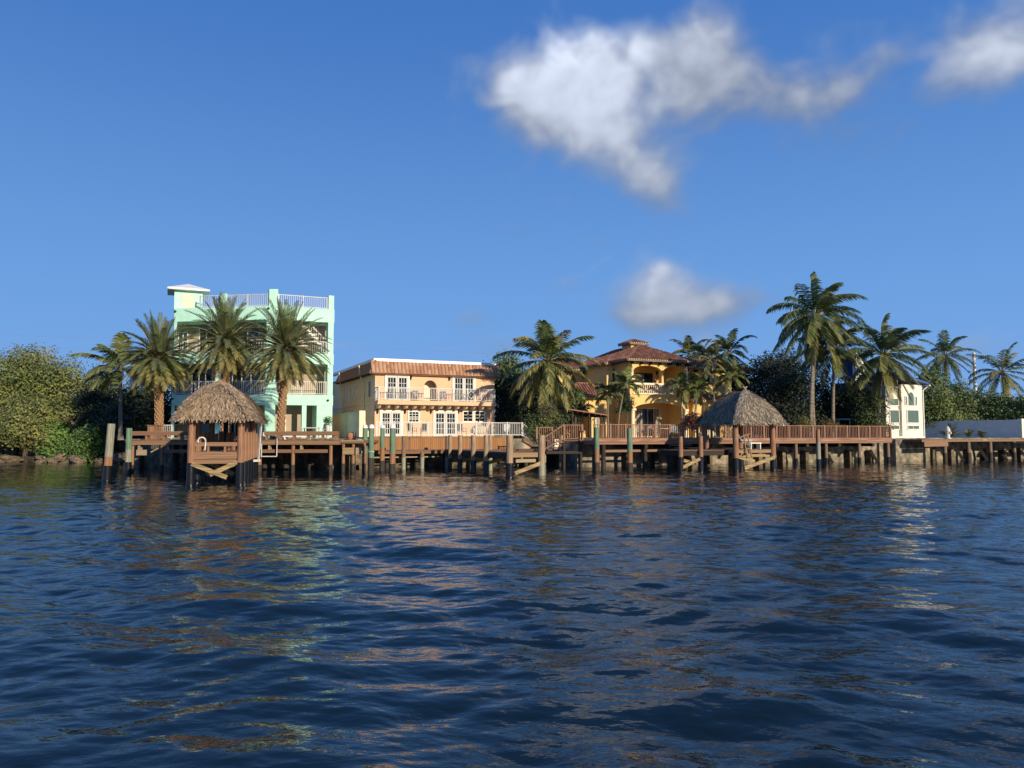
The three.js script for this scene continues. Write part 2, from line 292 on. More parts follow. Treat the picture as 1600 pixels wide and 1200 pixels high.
function frenchDoor(parent, x0, x1, y0, y1, z, rows = 4) {
  const f = part('french_door', merge([bx(x0, x1, y1 - 0.12, y1, z, z + 0.1), bx(x0, x0 + 0.12, y0, y1 - 0.12, z, z + 0.1), bx(x1 - 0.12, x1, y0, y1 - 0.12, z, z + 0.1)]), M.whiteTrim, parent);
  const mid = (x0 + x1) / 2;
  for (const [a, b] of [[x0 + 0.12, mid - 0.01], [mid + 0.01, x1 - 0.12]]) {
    const st = 0.13;
    for (const [p, q, r, s] of [[a, b, y1 - 0.12 - st, y1 - 0.12], [a, b, y0, y0 + 0.2], [a, a + st, y0 + 0.2, y1 - 0.12 - st], [b - st, b, y0 + 0.2, y1 - 0.12 - st]]) put('leaf_frame', f, M.white, p, q, r, s, z + 0.01, z + 0.07);
    const gx0 = a + st, gx1 = b - st, gy0 = y0 + 0.2, gy1 = y1 - 0.12 - st;
    for (let i = 0; i < 3; i++) for (let j = 0; j < rows; j++) put('pane', f, (i + j * 2) % 5 == 0 ? M.glassTeal : M.glass, gx0 + (gx1 - gx0) * i / 3, gx0 + (gx1 - gx0) * (i + 1) / 3, gy0 + (gy1 - gy0) * j / rows, gy0 + (gy1 - gy0) * (j + 1) / rows - 0.002, z + 0.02, z + 0.032);
    for (let i = 1; i < 3; i++) { const x = gx0 + (gx1 - gx0) * i / 3; put('glazing_bar', f, M.white, x - 0.018, x + 0.018, gy0, gy1, z + 0.018, z + 0.056); }
    for (let j = 1; j < rows; j++) { const y = gy0 + (gy1 - gy0) * j / rows; put('glazing_bar', f, M.white, gx0, gx1, y - 0.018, y + 0.018, z + 0.016, z + 0.05); }
  }
  return f;
}
function lantern(parent, x, y, z) {
  const l = part('wall_lantern', new THREE.CylinderGeometry(0.075, 0.055, 0.24, 6).translate(x, y, z + 0.14), M.iron, parent);
  part('lantern_bracket', merge([bx(x - 0.05, x + 0.05, y - 0.2, y + 0.2, z, z + 0.03), buv(new THREE.ConeGeometry(0.11, 0.1, 6).translate(x, y + 0.17, z + 0.14))]), M.iron, l);
}
// curved clay tile, an arched shell with thickness, lying along +y on the slope
function tileShell(w, L, n = 5, th = 0.02) {
  const s = new THREE.Shape();
  for (let i = 0; i <= n; i++) { const a = Math.PI * i / n; const x = -Math.cos(a) * w / 2, y = Math.sin(a) * w * 0.42; i ? s.lineTo(x, y) : s.moveTo(x, y); }
  for (let i = n; i >= 0; i--) { const a = Math.PI * i / n; s.lineTo(-Math.cos(a) * (w / 2 - th), Math.sin(a) * (w * 0.42 - th)); }
  return buv(new THREE.ExtrudeGeometry(s, { depth: L, bevelEnabled: false }).rotateX(Math.PI / 2).translate(0, L, 0)); // x across, y along, bulge to +z
}

// ---------------------------------------------------------------- the mint green apartment house
{
  const V = [-0.41, -0.912];                                  // inland
  const B = [-18.1, -58], C = [-18.1 + 0.912 * 4.54, -58 - 0.41 * 4.54], A = [-26.26, -59.22];
  const t = thing('apartment_house', 'four storey mint green house with white balcony railings and a roof terrace', 'house', V3(B[0], 0, B[1]));
  const loc = ([x, z]) => [x - B[0], z - B[1]], back = ([x, z], d) => [x + V[0] * d, z + V[1] * d];
  const plate = (d0, d1) => [A, B, C].map((p) => loc(back(p, d0))).concat([C, A].map((p) => loc(back(p, d1))));
  const Y = { g: 2.0, b2: [4.5, 5.3], b3: [7.7, 8.52], b4: [11.0, 12.05] };
  part('inner_wall', prism(plate(2.1, 13.8), Y.g, 11.5), M.tan, t);
  part('floor_slab', prism(plate(0, 14), ...Y.b2), M.mint, t); part('floor_slab', prism(plate(0, 14), ...Y.b3), M.mint, t); part('roof_parapet', prism(plate(0, 14), ...Y.b4), M.mint, t);
  part('patio_floor', prism(plate(-1.5, 13.9), 1.9, 2.02), M.conc, t);
  // points along the bent front: s from 0 (A) to 1 (B) and on to 2 (C), d metres inland
  const P = (s, d = 0) => { const q = s <= 1 ? [mix(A[0], B[0], s), mix(A[1], B[1], s)] : [mix(B[0], C[0], s - 1), mix(B[1], C[1], s - 1)]; return loc(back(q, d)); };
  const sOf = (px) => { let best = 0, e = 1e9; for (let k = 0; k <= 2000; k++) { const s = k / 1000, q = s <= 1 ? [mix(A[0], B[0], s), mix(A[1], B[1], s)] : [mix(B[0], C[0], s - 1), mix(B[1], C[1], s - 1)]; const p = 800 + 1200 * q[0] / -q[1]; if (Math.abs(p - px) < e) { e = Math.abs(p - px); best = s; } } return best; };
  const pier = (name, px0, px1, y0, y1, d0 = 0.03, d1 = 0.5, m = M.mint) => { const a = P(sOf(px0), d0), b = P(sOf(px1), d0), c = P(sOf(px1), d1), d = P(sOf(px0), d1); return part(name, prism([a, b, c, d], y0, y1), m, t); };
  const floors = [[Y.g, Y.b2[0]], [Y.b2[1], Y.b3[0]], [Y.b3[1], Y.b4[0]]];
  floors.forEach(([y0, y1], k) => {
    pier('column', 267.2, 273, y0 + 0.003, y1 - 0.003); pier('column', 335.5, 346.5, y0 + 0.003, y1 - 0.003); pier('column', 414, 430, y0 + 0.003, y1 - 0.003, 0.02, 0.7);
    if (k == 0) { pier('column', 472, 479, y0 + 0.003, y1 - 0.003); pier('end_wall', 495, 519.4, y0 + 0.003, y1 - 0.003, 0.02, 2.2); } else pier('end_wall', 511, 519.4, y0 + 0.003, y1 - 0.003, 0.02, 0.9);
  });
  for (const [y0, y1] of floors) { const a = P(0, 0.5), b = P(0.02, 0.5), c = P(0.02, 2.2), d = P(0, 2.2); part('side_wall', prism([a, b, c, d], y0 + 0.004, y1 - 0.004), M.mint, t); }
  // roof terrace piers, rails, stair tower
  pier('roof_pier', 417, 431, 12.05, 13.35, 0.02, 0.7); pier('roof_pier', 511, 519.4, 12.05, 13.15, 0.02, 0.5); pier('roof_pier', 340, 351, 12.05, 13.1, 0.02, 0.5);
  const railSeg = (px0, px1, y0, y1, d = 0.25, step = 0.15) => { const a = P(sOf(px0), d), b = P(sOf(px1), d); return railing(t, a[0], a[1], b[0], b[1], y0, y1, { step, post: 1.7, pw: 0.03 }); };
  railSeg(308, 340, 12.05, 13.02); railSeg(351, 416, 12.05, 13.02); railSeg(432, 510, 12.05, 13.0);
  railSeg(274, 335, 5.3, 6.36, 0.2); railSeg(347, 413, 5.3, 6.36, 0.2); railSeg(431, 510, 5.3, 6.36, 0.2);
  railSeg(274, 335, 8.52, 9.5, 0.2, 0.2); railSeg(347, 413, 8.52, 9.5, 0.2, 0.2); railSeg(431, 510, 8.52, 9.5, 0.2, 0.17);
  { // stair tower on the roof
    const x0 = loc(A)[0] - 0.12, f = new THREE.Group(); f.name = 'stair_tower'; t.add(f); f.position.set(x0, 12.05, loc(A)[1] - 0.2); f.rotation.y = 24.2 * Math.PI / 180;
    part('tower_wall', bx(0, 2.05, 0, 1.5, -2.2, 0), M.mint, f);
    part('shutter', bx(0.62, 1.42, 0.05, 1.2, 0, 0.04), M.cream, f);
    part('eave_board', bx(-0.5, 2.55, 1.48, 1.62, -2.7, 0.5), M.whiteTrim, f);
    const r = new THREE.ConeGeometry(2.16, 0.62, 4).rotateY(Math.PI / 4).toNonIndexed(); r.computeVertexNormals();
    part('tower_roof', buv(r.translate(1.02, 1.62 + 0.31, -1.1)), M.roofWhite, f);
  }
  // windows and sliding doors in the inner wall: [px left, px right, y0, y1]
  const opening = (name, px0, px1, y0, y1, cols, glass) => {
    const a = P(sOf(px0), 2.1), b = P(sOf(px1), 2.1), g = new THREE.Group(), L = Math.hypot(b[0] - a[0], b[1] - a[1]); g.name = name; t.add(g);
    g.position.set(a[0], 0, a[1]); g.rotation.y = Math.atan2(-(b[1] - a[1]), b[0] - a[0]);
    const w = windowAt(g, 'frame', 0, L, y0, y1, 0.005, { cols, rows: 1, fw: 0.06, bar: 0.05, glass, mat: M.whiteTrim });
    return w;
  };
  opening('window', 272, 289, 3.0, 4.35, 2, M.glassTeal); opening('sliding_door', 302, 333, 2.03, 4.2, 2, M.glass); opening('sliding_door', 352, 410, 2.03, 4.3, 3, [M.glass, M.curtain, M.glass]); opening('window', 443, 453, 2.4, 4.3, 1, M.glassTeal);
  opening('sliding_door', 300, 334, 5.32, 7.55, 3, M.glass); opening('sliding_door', 350, 412, 5.32, 7.55, 4, M.glass); opening('sliding_door', 433, 448, 5.32, 7.4, 1, M.glass);
  opening('window', 276, 292, 8.9, 10.4, 2, M.glassTeal); opening('sliding_door', 310, 334, 8.54, 10.7, 2, M.glass); opening('sliding_door', 352, 408, 8.54, 10.7, 3, M.glass);
  // outside stair in the right bay
  {
    const g = new THREE.Group(); g.name = 'stair'; t.add(g); const a = P(sOf(470), 1.0); g.position.set(a[0], 0, a[1]); g.rotation.y = 24.2 * Math.PI / 180;
    for (let k = 0; k < 9; k++) put('tread', g, M.whiteTrim, 0.1 + k * 0.24, 0.4 + k * 0.24, 10.9 - k * 0.26 - 0.26, 10.9 - k * 0.26, -0.8, 0.2);
    const q = [];
    for (let k = 0; k < 12; k++) q.push(bx(0.1 + k * 0.18, 0.13 + k * 0.18, 10.8 - k * 0.195, 11.75 - k * 0.195 > 10.98 ? 10.98 : 11.75 - k * 0.195, 0.22, 0.25));
    part('stair_rail', merge(q.concat([bar(V3(0.6, 11.0, 0.235), V3(2.3, 9.35, 0.235), 0.05, 0.06)])), M.white, g);
  }
  for (const [px, y] of [[269.5, 11.8], [416, 11.85], [512, 4.9], [262.2, 5.0]]) { const a = P(clamp(sOf(px), 0.005, 1.995), -0.06); const s = part('spot_lamp', buv(new THREE.SphereGeometry(0.1, 8, 6).scale(1, 0.9, 1.2).translate(a[0], y, a[1])), M.iron, t); }
}

// ---------------------------------------------------------------- the peach two storey house
{
  const W = 0, xL = F1.x(585, W), xR = F1.x(772.5, W), o = F1.world(0, 0, 0), t = thing('peach_house', 'two storey peach house with tiled mansard and white balcony railing', 'house', o, F1.t);
  const X = (px, w = W, py = 660) => F1.see(px, py, w)[0], Yp = (py, px, w = W) => F1.y(py, px, w);
  const yB = 2.12, yEave = Yp(584, 590), yTop = Yp(564, 590), D = 17;
  // front wall with the arched recess of the upper floor cut out
  const s = new THREE.Shape(); s.moveTo(xL, yB); s.lineTo(xR, yB); s.lineTo(xR, yEave + 0.25); s.lineTo(xL, yEave + 0.25);
  const a0 = X(662), a1 = X(682), yBal = Yp(629, 680), r = (a1 - a0) / 2, h = new THREE.Path(); h.moveTo(a0, yBal); h.lineTo(a0, yBal + 1.25); h.absarc((a0 + a1) / 2, yBal + 1.25, r, Math.PI, 0, true); h.lineTo(a1, yBal); s.holes.push(h);
  part('front_wall', slabFrom(s, 0.3, -0.3), M.peach, t);
  part('recess_wall', bx(a0 - 0.3, a1 + 0.3, yBal - 0.1, yBal + 2.2, -1.2, -1.0), M.cream, t);
  part('recess_floor', bx(a0 - 0.3, a1 + 0.3, yBal - 0.2, yBal, -1.0, -0.3), M.peach, t);
  part('side_wall', bx(xL, xL + 0.3, yB, yEave + 0.25, -D, -0.3), M.cream, t);
  part('side_wall', bx(xR - 0.3, xR, yB, yEave + 0.25, -D, -0.3), M.cream, t);
  part('rear_wall', bx(xL + 0.3, xR - 0.3, yB, yEave + 0.25, -D, -D + 0.3), M.cream, t);
  part('flat_roof', bx(xL - 0.02, xR + 0.02, yEave + 0.25, yEave + 0.4, -D, 0.0), M.eave, t);
  part('side_moulding', merge([bx(xL - 0.05, xL, yBal - 0.12, yBal + 0.05, -D, 0), bx(xL - 0.06, xL, 2.1, 2.3, -D, 0)]), M.cream, t);
  // mansard of clay tiles: front and left side
  const run = 0.42, over = 0.38, zb = over, zt = over - run, H = yTop - yEave, sl = Math.hypot(run, H), tilt = Math.atan2(run, H);
  const mans = part('mansard_roof', merge([buv(new THREE.BoxGeometry(xR - xL + 2 * over, sl, 0.06).rotateX(-tilt).translate((xL + xR) / 2, (yEave + yTop) / 2, (zb + zt) / 2 - 0.06)), bx(xL - over + 0.02, xR + over - 0.02, yEave - 0.04, yEave + 0.02, -0.1, zb - 0.02)]), M.tileB, t);
  const cols = 36, tw = (xR - xL + 2 * over) / cols, rows = 3, sh = tileShell(tw * 1.04, sl / rows * 1.12, 5);
  for (let i = 0; i < cols; i++) for (let j = 0; j < rows; j++) {
    const m = part('clay_tile', sh, [M.tileA, M.tileC, M.tileB, M.tileA, M.tileC][Math.floor(rnd() * 5)], mans), f = j / rows;
    m.position.set(xL - over + (i + 0.5) * tw, yEave + H * f, zb - run * f + 0.012 * (rows - j)); m.rotation.x = -tilt + 0.02;
  }
  const side = part('mansard_side', buv(new THREE.BoxGeometry(0.06, sl, D - 3.5).rotateZ(-tilt).translate(xL - over + run / 2 + 0.05, (yEave + yTop) / 2, -D / 2 + 1.75 + over / 2)), M.tileB, t);
  const n2 = 44, tw2 = (D - 3.5) / n2, sh2 = tileShell(tw2 * 1.04, sl / rows * 1.12, 5).rotateY(-Math.PI / 2);
  for (let i = 0; i < n2; i++) for (let j = 0; j < rows; j++) { const f = j / rows, m = part('clay_tile', sh2, (i * 7 + j * 3) % 5 < 3 ? M.tileB : M.tileA, side); m.position.set(xL - over + run * f - 0.012 * (rows - j), yEave + H * f, over - (i + 0.5) * tw2 - 0.1); m.rotation.z = -tilt + 0.02; }
  part('roof_cap', merge([bx(xL - over + run - 0.2, xR + over - run + 0.12, yTop - 0.02, yTop + 0.2, zt - 0.3, zt + 0.2), bx(xL - over + run - 0.2, xL - over + run + 0.2, yTop - 0.021, yTop + 0.199, -D, zt - 0.3), bx(xR + over - run - 0.2, xR + over - run + 0.12, yTop - 0.021, yTop + 0.199, -D, zt - 0.3)]), M.roofWhite, t);
  part('soffit_boards', merge([bx(xL - over, xL + 0.05, yEave - 0.03, yEave + 0.03, -D + 3.5, -0.12)]), M.eave, t);
  // downpipes on the left side
  for (const z of [-3.2, -11.2]) part('downpipe', merge([rod(V3(xL - 0.55, yTop - 0.1, z), V3(xL - 0.42, yEave - 0.05, z), 0.05), rod(V3(xL - 0.42, yEave - 0.05, z), V3(xL - 0.08, yEave - 0.6, z - 0.1), 0.05), rod(V3(xL - 0.08, yEave - 0.6, z - 0.1), V3(xL - 0.08, 2.1, z - 0.1), 0.05)].map(buv)), M.cream, t);
  for (const [z, wd] of [[-1.6, 0.7], [-7, 0.3], [-9, 0.3], [-10.4, 0.3]]) { const w = part('side_window', bx(xL - 0.05, xL - 0.005, yBal + 0.35, yBal + 1.75, z - wd / 2, z + wd / 2), M.whiteTrim, t); put('pane', w, M.glassTeal, xL - 0.06, xL - 0.045, yBal + 0.42, yBal + 1.68, z - wd / 2 + 0.06, z + wd / 2 - 0.06); }
  // doors and windows
  frenchDoor(t, X(600.5), X(639), yBal + 0.02, Yp(585.5, 620), 0.005, 4); frenchDoor(t, X(706), X(742.5), yBal + 0.02, Yp(586.5, 724), 0.005, 4);
  frenchDoor(t, X(592.7), X(629), yB, Yp(641, 610), 0.005, 4); frenchDoor(t, X(676.5), X(714.5), yB, Yp(641.5, 695), 0.005, 4);
  windowAt(t, 'window', X(637), X(655.5), Yp(661, 646), Yp(641.5, 646), 0.005, { cols: 3, rows: 4, fw: 0.11, glass: [M.glassTeal, M.curtain, M.glass] });
  windowAt(t, 'window', X(722), X(739.5), Yp(660, 730), Yp(641.5, 730), 0.005, { cols: 2, rows: 3, fw: 0.1 }); windowAt(t, 'window', X(740.2), X(758), Yp(660, 750), Yp(641.5, 750), 0.005, { cols: 2, rows: 3, fw: 0.1 });
  for (const [px, py] of [[589.5, 643], [632.5, 643], [673, 643], [715.8, 643], [641, 590], [701.5, 591.5]]) lantern(t, X(px), Yp(py, px), 0.005);
  // balcony: slab, brackets, railing
  const wb = 1.25, bx0 = F1.x(590, wb), bx1 = F1.x(774.5, wb), yb1 = Yp(626.5, 680, wb), yb0 = Yp(633, 680, wb);
  part('balcony_slab', merge([bx(bx0, bx1, yb0 + 0.1, yb1, 0.005, wb), bx(bx0 - 0.04, bx1 + 0.04, yb0, yb0 + 0.1, 0.005, wb + 0.05)]), M.peach, t);
  for (let i = 0; i < 14; i++) { const x = bx0 + 0.25 + i * (bx1 - bx0 - 0.5) / 13; part('bracket', slabFrom(new THREE.Shape([[0.005, 0], [0.95, 0], [0.95, -0.12], [0.75, -0.26], [0.005, -0.3]].map(([a, b]) => new THREE.Vector2(a, b))), 0.17, 0).rotateY(-Math.PI / 2).translate(x + 0.085, yb0 - 0.002, 0), M.cream, t); }
  const yr = Yp(606.5, 690, wb);
  railing(t, bx0 + 0.06, wb - 0.06, bx1 - 0.06, wb - 0.06, yb1, yr, { step: 0.13, post: 1.25 }); railing(t, bx0 + 0.06, 0.06, bx0 + 0.06, wb - 0.12, yb1, yr - 0.003, { step: 0.15, post: 1.2 }); railing(t, bx1 - 0.06, wb - 0.12, bx1 - 0.06, 0.06, yb1, yr - 0.003, { step: 0.15, post: 1.2 });
  { // white diamond ornament on the railing
    const x = F1.x(735.5, wb), y = Yp(617, 735, wb), d = part('diamond_ornament', new THREE.TorusGeometry(0.33, 0.045, 6, 4).translate(x, y, wb + 0.03), M.white, t);
    part('ring', merge([new THREE.TorusGeometry(0.12, 0.02, 6, 14).translate(x, y, wb + 0.04), new THREE.TorusGeometry(0.055, 0.016, 5, 10).translate(x, y + 0.17, wb + 0.04), new THREE.TorusGeometry(0.055, 0.016, 5, 10).translate(x, y - 0.17, wb + 0.04)].map(buv)), M.iron, d);
  }
  // garden wall at the left corner
  const g = thing('garden_wall', 'greenish shaded boundary wall with cream end pier left of the peach house', 'wall', F1.world(F1.x(568, 2.9), 0, 0), F1.t);
  part('wall_panel', bx(-0.35, -0.15, 2.0, 3.85, -13, 2.9), M.cream, g); part('coping', bx(-0.4, -0.1, 3.85, 3.95, -13, 2.9), M.cream, g);
  const sp = new THREE.Shape(); sp.moveTo(-0.4, 2.0); sp.lineTo(0.75, 2.0); sp.quadraticCurveTo(0.1, 2.5, 0.05, 3.3); sp.lineTo(0.05, 4.0); sp.lineTo(-0.4, 4.0);
  part('end_pier', slabFrom(sp, 0.3, 2.9), M.cream, g);
}
// patio of the peach house: raised on a boarded front, white railing
{
  const w = 7.6, y0 = 1.18, yP = 2.1, u0 = F1.x(583, w), u1 = F1.x(800, w), t = thing('boarded_patio', 'raised patio with orange vertical board front below the peach house', 'patio', F1.world(0, 0, w), F1.t);
  part('patio_floor', bx(u0, u1, y0 - 0.5, yP - 0.03, -w - 0.1, -0.06), M.conc, t);
  part('top_board', bx(u0, u1, yP - 0.06, yP + 0.03, -0.3, 0.06), M.deckPale, t);
  const n = Math.round((u1 - u0) / 0.145);
  for (let i = 0; i < n; i++) { const a = u0 + i * (u1 - u0) / n, b = u0 + (i + 1) * (u1 - u0) / n - 0.012; if (i % 31 == 17) { put('board', t, M.redV, a, b, y0, yP - 0.3, -0.055, -0.02); continue; } put('board', t, rnd() < 0.5 ? M.orangeV : M.orangeV2, a, b, y0, yP - 0.062, -0.055, rr(-0.008, 0.006)); }
  const r = thing('patio_railing', 'white picket railing along the patio edge of the peach house', 'railing', F1.world(0, 0, w), F1.t);
  const x0 = F1.x(588, w - 0.2), x1 = F1.x(816, w - 0.2);
  railing(r, x0, -0.2, x1, -0.2, yP + 0.03, yP + 1.03, { step: 0.14, post: 1.25, postW: 0.085 });
  // it steps down with the stair at the right
  const a = V3(x1, yP + 1.03, -0.2), b = V3(x1 + 1.35, yP + 0.2, -0.9), st = part('stair_rail', merge([bar(a, b, 0.06, 0.06), bar(a.clone().setY(yP + 0.13), b.clone().setY(yP - 0.68), 0.05, 0.05)]), M.white, r);
  for (let i = 0; i <= 9; i++) { const p = a.clone().lerp(b, i / 9); put('picket', st, M.white, p.x - (i == 9 ? 0.05 : 0.015), p.x + (i == 9 ? 0.05 : 0.015), p.y - 0.92, p.y + (i == 9 ? 0.1 : 0), p.z - 0.015, p.z + 0.015); }
  const steps = thing('wooden_steps', 'wooden steps going down beside the end of the white railing', 'steps', F1.world(x1 + 0.1, 0, w), F1.t);
  for (let k = 0; k < 5; k++) put('tread', steps, M.deckA, k * 0.27, k * 0.27 + 0.3, yP - 0.16 * (k + 1) - 0.05, yP - 0.16 * (k + 1), -1.2, -0.3);
  part('stringer', merge([bar(V3(0, yP - 0.2, -0.27), V3(1.4, yP - 1.0, -0.27), 0.06, 0.24)]), M.deckB, steps);
}
// chairs on the patio and the balcony
function chair(label, f, x, y, z, turn, mat, seat, group) {
  const t = thing('patio_chair', label, 'chair', f.world(x, y, z), f.t + turn, group);
  part('seat', bx(-0.25, 0.25, 0.40, 0.45, -0.25, 0.25), seat, t);
  const b = part('backrest', buv(new THREE.BoxGeometry(0.5, 0.5, 0.04).rotateX(-0.2).translate(0, 0.72, -0.28)), seat, t);
  for (const [sx, sz] of [[-1, 1], [1, 1], [-1, -1], [1, -1]]) part('leg', rod(V3(sx * 0.24, 0, sz * 0.24), V3(sx * 0.23, sz < 0 ? 0.5 : 0.62, sz * 0.23), 0.018, 0.018, 6), mat, t);
  for (const s of [-1, 1]) part('armrest', bar(V3(s * 0.25, 0.62, 0.24), V3(s * 0.25, 0.64, -0.28), 0.04, 0.03), mat, t);
  return t;
}
{
  const w = 5.6, yP = 2.075;
  chair('dark metal patio chair in front of the small lower window', F1, F1.x(644, w), yP, w, 0.4, M.iron, M.iron);
  chair('dark metal patio chair just left of the second lower door', F1, F1.x(663, w), yP, w, -0.5, M.iron, M.iron);
  chair('dark metal patio chair under the double lower window', F1, F1.x(722, w), yP, w, 0.3, M.iron, M.iron);
  chair('white patio chair behind the railing right of the peach house', F1, F1.x(792, w), yP, w, -0.4, M.white, M.white);
  chair('metal chair on the upper balcony left of the arch', F1, F1.x(652, 0.65), F1.y(629, 680, 0), 0.65, 0.3, M.iron, M.grey);
  chair('metal chair on the upper balcony right of the arch', F1, F1.x(692, 0.65), F1.y(629, 680, 0), 0.65, -0.3, M.iron, M.grey);
  const s = new THREE.SphereGeometry(0.62, 16, 10, 0, Math.PI * 2, 0, Math.PI * 0.6).scale(1.1, 0.8, 0.8).translate(0, 0.42, 0);
  const e = thing('egg_lounger', 'round beige wicker lounger behind the patio railing', 'lounge chair', F1.world(F1.x(749, 6.4), yP, 6.4), F1.t); part('shell', buv(s), M.cushion, e); part('base', buv(new THREE.CylinderGeometry(0.4, 0.46, 0.3, 14).translate(0, 0.15, 0)), M.cushion, e);
}
// ---------------------------------------------------------------- the yellow villa
function tiledHip(parent, name, x0, x1, z0, z1, y, rise, o = {}) { // hip roof over a rectangle, barrel tiles in columns on its front and left slopes
  const { inset = Math.min((x1 - x0), (z1 - z0)) / 2, mat = M.tileDark, mat2 = M.tileDark2 } = o;
  const rx0 = x0 + inset, rx1 = x1 - inset, zm = (z0 + z1) / 2, rz0 = Math.max(z0 + inset, Math.min(zm, z0 + inset)), rz1 = z1 - inset;
  const p = [[x0, y, z1], [x1, y, z1], [x1, y, z0], [x0, y, z0], [rx0, y + rise, Math.max(rz1, rz0)], [Math.max(rx1, rx0), y + rise, Math.max(rz1, rz0)], [Math.max(rx1, rx0), y + rise, Math.min(rz0, rz1)], [rx0, y + rise, Math.min(rz0, rz1)]];
  const tri = [0, 1, 5, 0, 5, 4, 1, 2, 6, 1, 6, 5, 2, 3, 7, 2, 7, 6, 3, 0, 4, 3, 4, 7, 4, 5, 6, 4, 6, 7, 0, 3, 2, 0, 2, 1], g = new THREE.BufferGeometry();
  g.setAttribute('position', new THREE.Float32BufferAttribute(tri.flatMap((i) => p[i]), 3)); g.computeVertexNormals();
  const roof = part(name, buv(g), mat, parent);
  const lists = [[], []], ends = [], e = 0.25, half = new THREE.CylinderGeometry(0.09, 0.11, 1, 6, 1, true, 0, Math.PI).rotateY(-Math.PI / 2);   // open shell, bulge to +z... axis y
  const slope = (A, Bv, Cv, Dv) => { // eave A->B, top D->C
    const L = A.distanceTo(Bv), n = Math.round(L / e), up0 = Dv.clone().sub(A), nrm = Bv.clone().sub(A).cross(Dv.clone().lerp(Cv, 0.5).sub(A)).normalize();
    const dirE = Bv.clone().sub(A).normalize(), upDir = nrm.clone().cross(dirE).normalize();
    const aD = Dv.clone().sub(A).dot(dirE), aC = Cv.clone().sub(A).dot(dirE), Hs = Dv.clone().sub(A).dot(upDir);
    for (let i = 0; i < n; i++) {
      const x = (i + 0.5) * L / n, h = Hs * Math.min(1, aD > 1e-3 ? x / aD : 1, L - aC > 1e-3 ? (L - x) / (L - aC) : 1);
      ends.push(buv(new THREE.SphereGeometry(0.085, 6, 4).scale(1, 0.7, 0.8).translate(...A.clone().addScaledVector(dirE, x).addScaledVector(upDir, -0.04).addScaledVector(nrm, 0.03).toArray())));
      for (let y0 = -0.08; y0 < h - 0.05; y0 += 0.42) {
        const len = Math.min(0.46, h - y0), q = half.clone().scale(1, len, 1).translate(0, len / 2, 0), m = new THREE.Matrix4().makeBasis(dirE, upDir, nrm); m.setPosition(A.clone().addScaledVector(dirE, x + rr(-0.012, 0.012)).addScaledVector(upDir, y0).addScaledVector(nrm, 0.02 + 0.02 * rnd()));
        lists[rnd() < 0.6 ? 0 : 1].push(q.applyMatrix4(m));
      }
    }
  };
  const v = p.map((q) => V3(...q)); slope(v[0], v[1], v[5], v[4]); slope(v[3], v[0], v[4], v[7]);
  lists.forEach((l, i) => { if (l.length) { const b = part('roof_tiles', merge(l.map(buv)), i ? mat2 : mat, roof); b.userData.kind = 'stuff'; b.material.side = THREE.DoubleSide; } });
  if (ends.length) part('eave_mortar', merge(ends), M.yellowPale, roof).userData.kind = 'stuff';
  const hip = (a, b) => rod(a, b, 0.11, 0.11, 7); part('ridge_tiles', merge([hip(v[0], v[4]), hip(v[1], v[5]), hip(v[3], v[7])].concat(v[4].distanceTo(v[5]) > 0.1 ? [hip(v[4], v[5])] : [], v[4].distanceTo(v[7]) > 0.1 ? [hip(v[4], v[7])] : []).map(buv)), mat2, roof);
  part('fascia', merge([bx(x0 - 0.03, x1 + 0.03, y - 0.16, y - 0.005, z1 - 0.08, z1 + 0.03), bx(x0 - 0.03, x0 + 0.08, y - 0.161, y - 0.006, z0, z1 - 0.08), bx(x1 - 0.08, x1 + 0.03, y - 0.161, y - 0.006, z0, z1 - 0.08)]), M.fascia, roof);
  return roof;
}
function archPath(x0, x1, y0, ys, rise) { const h = new THREE.Path(), xm = (x0 + x1) / 2; h.moveTo(x0, y0); h.lineTo(x0, ys); for (let i = 1; i <= 14; i++) { const a = Math.PI * (1 - i / 14); h.lineTo(xm + Math.cos(a) * (x1 - x0) / 2, ys + Math.sin(a) * rise); } h.lineTo(x1, y0); h.closePath(); return h; }
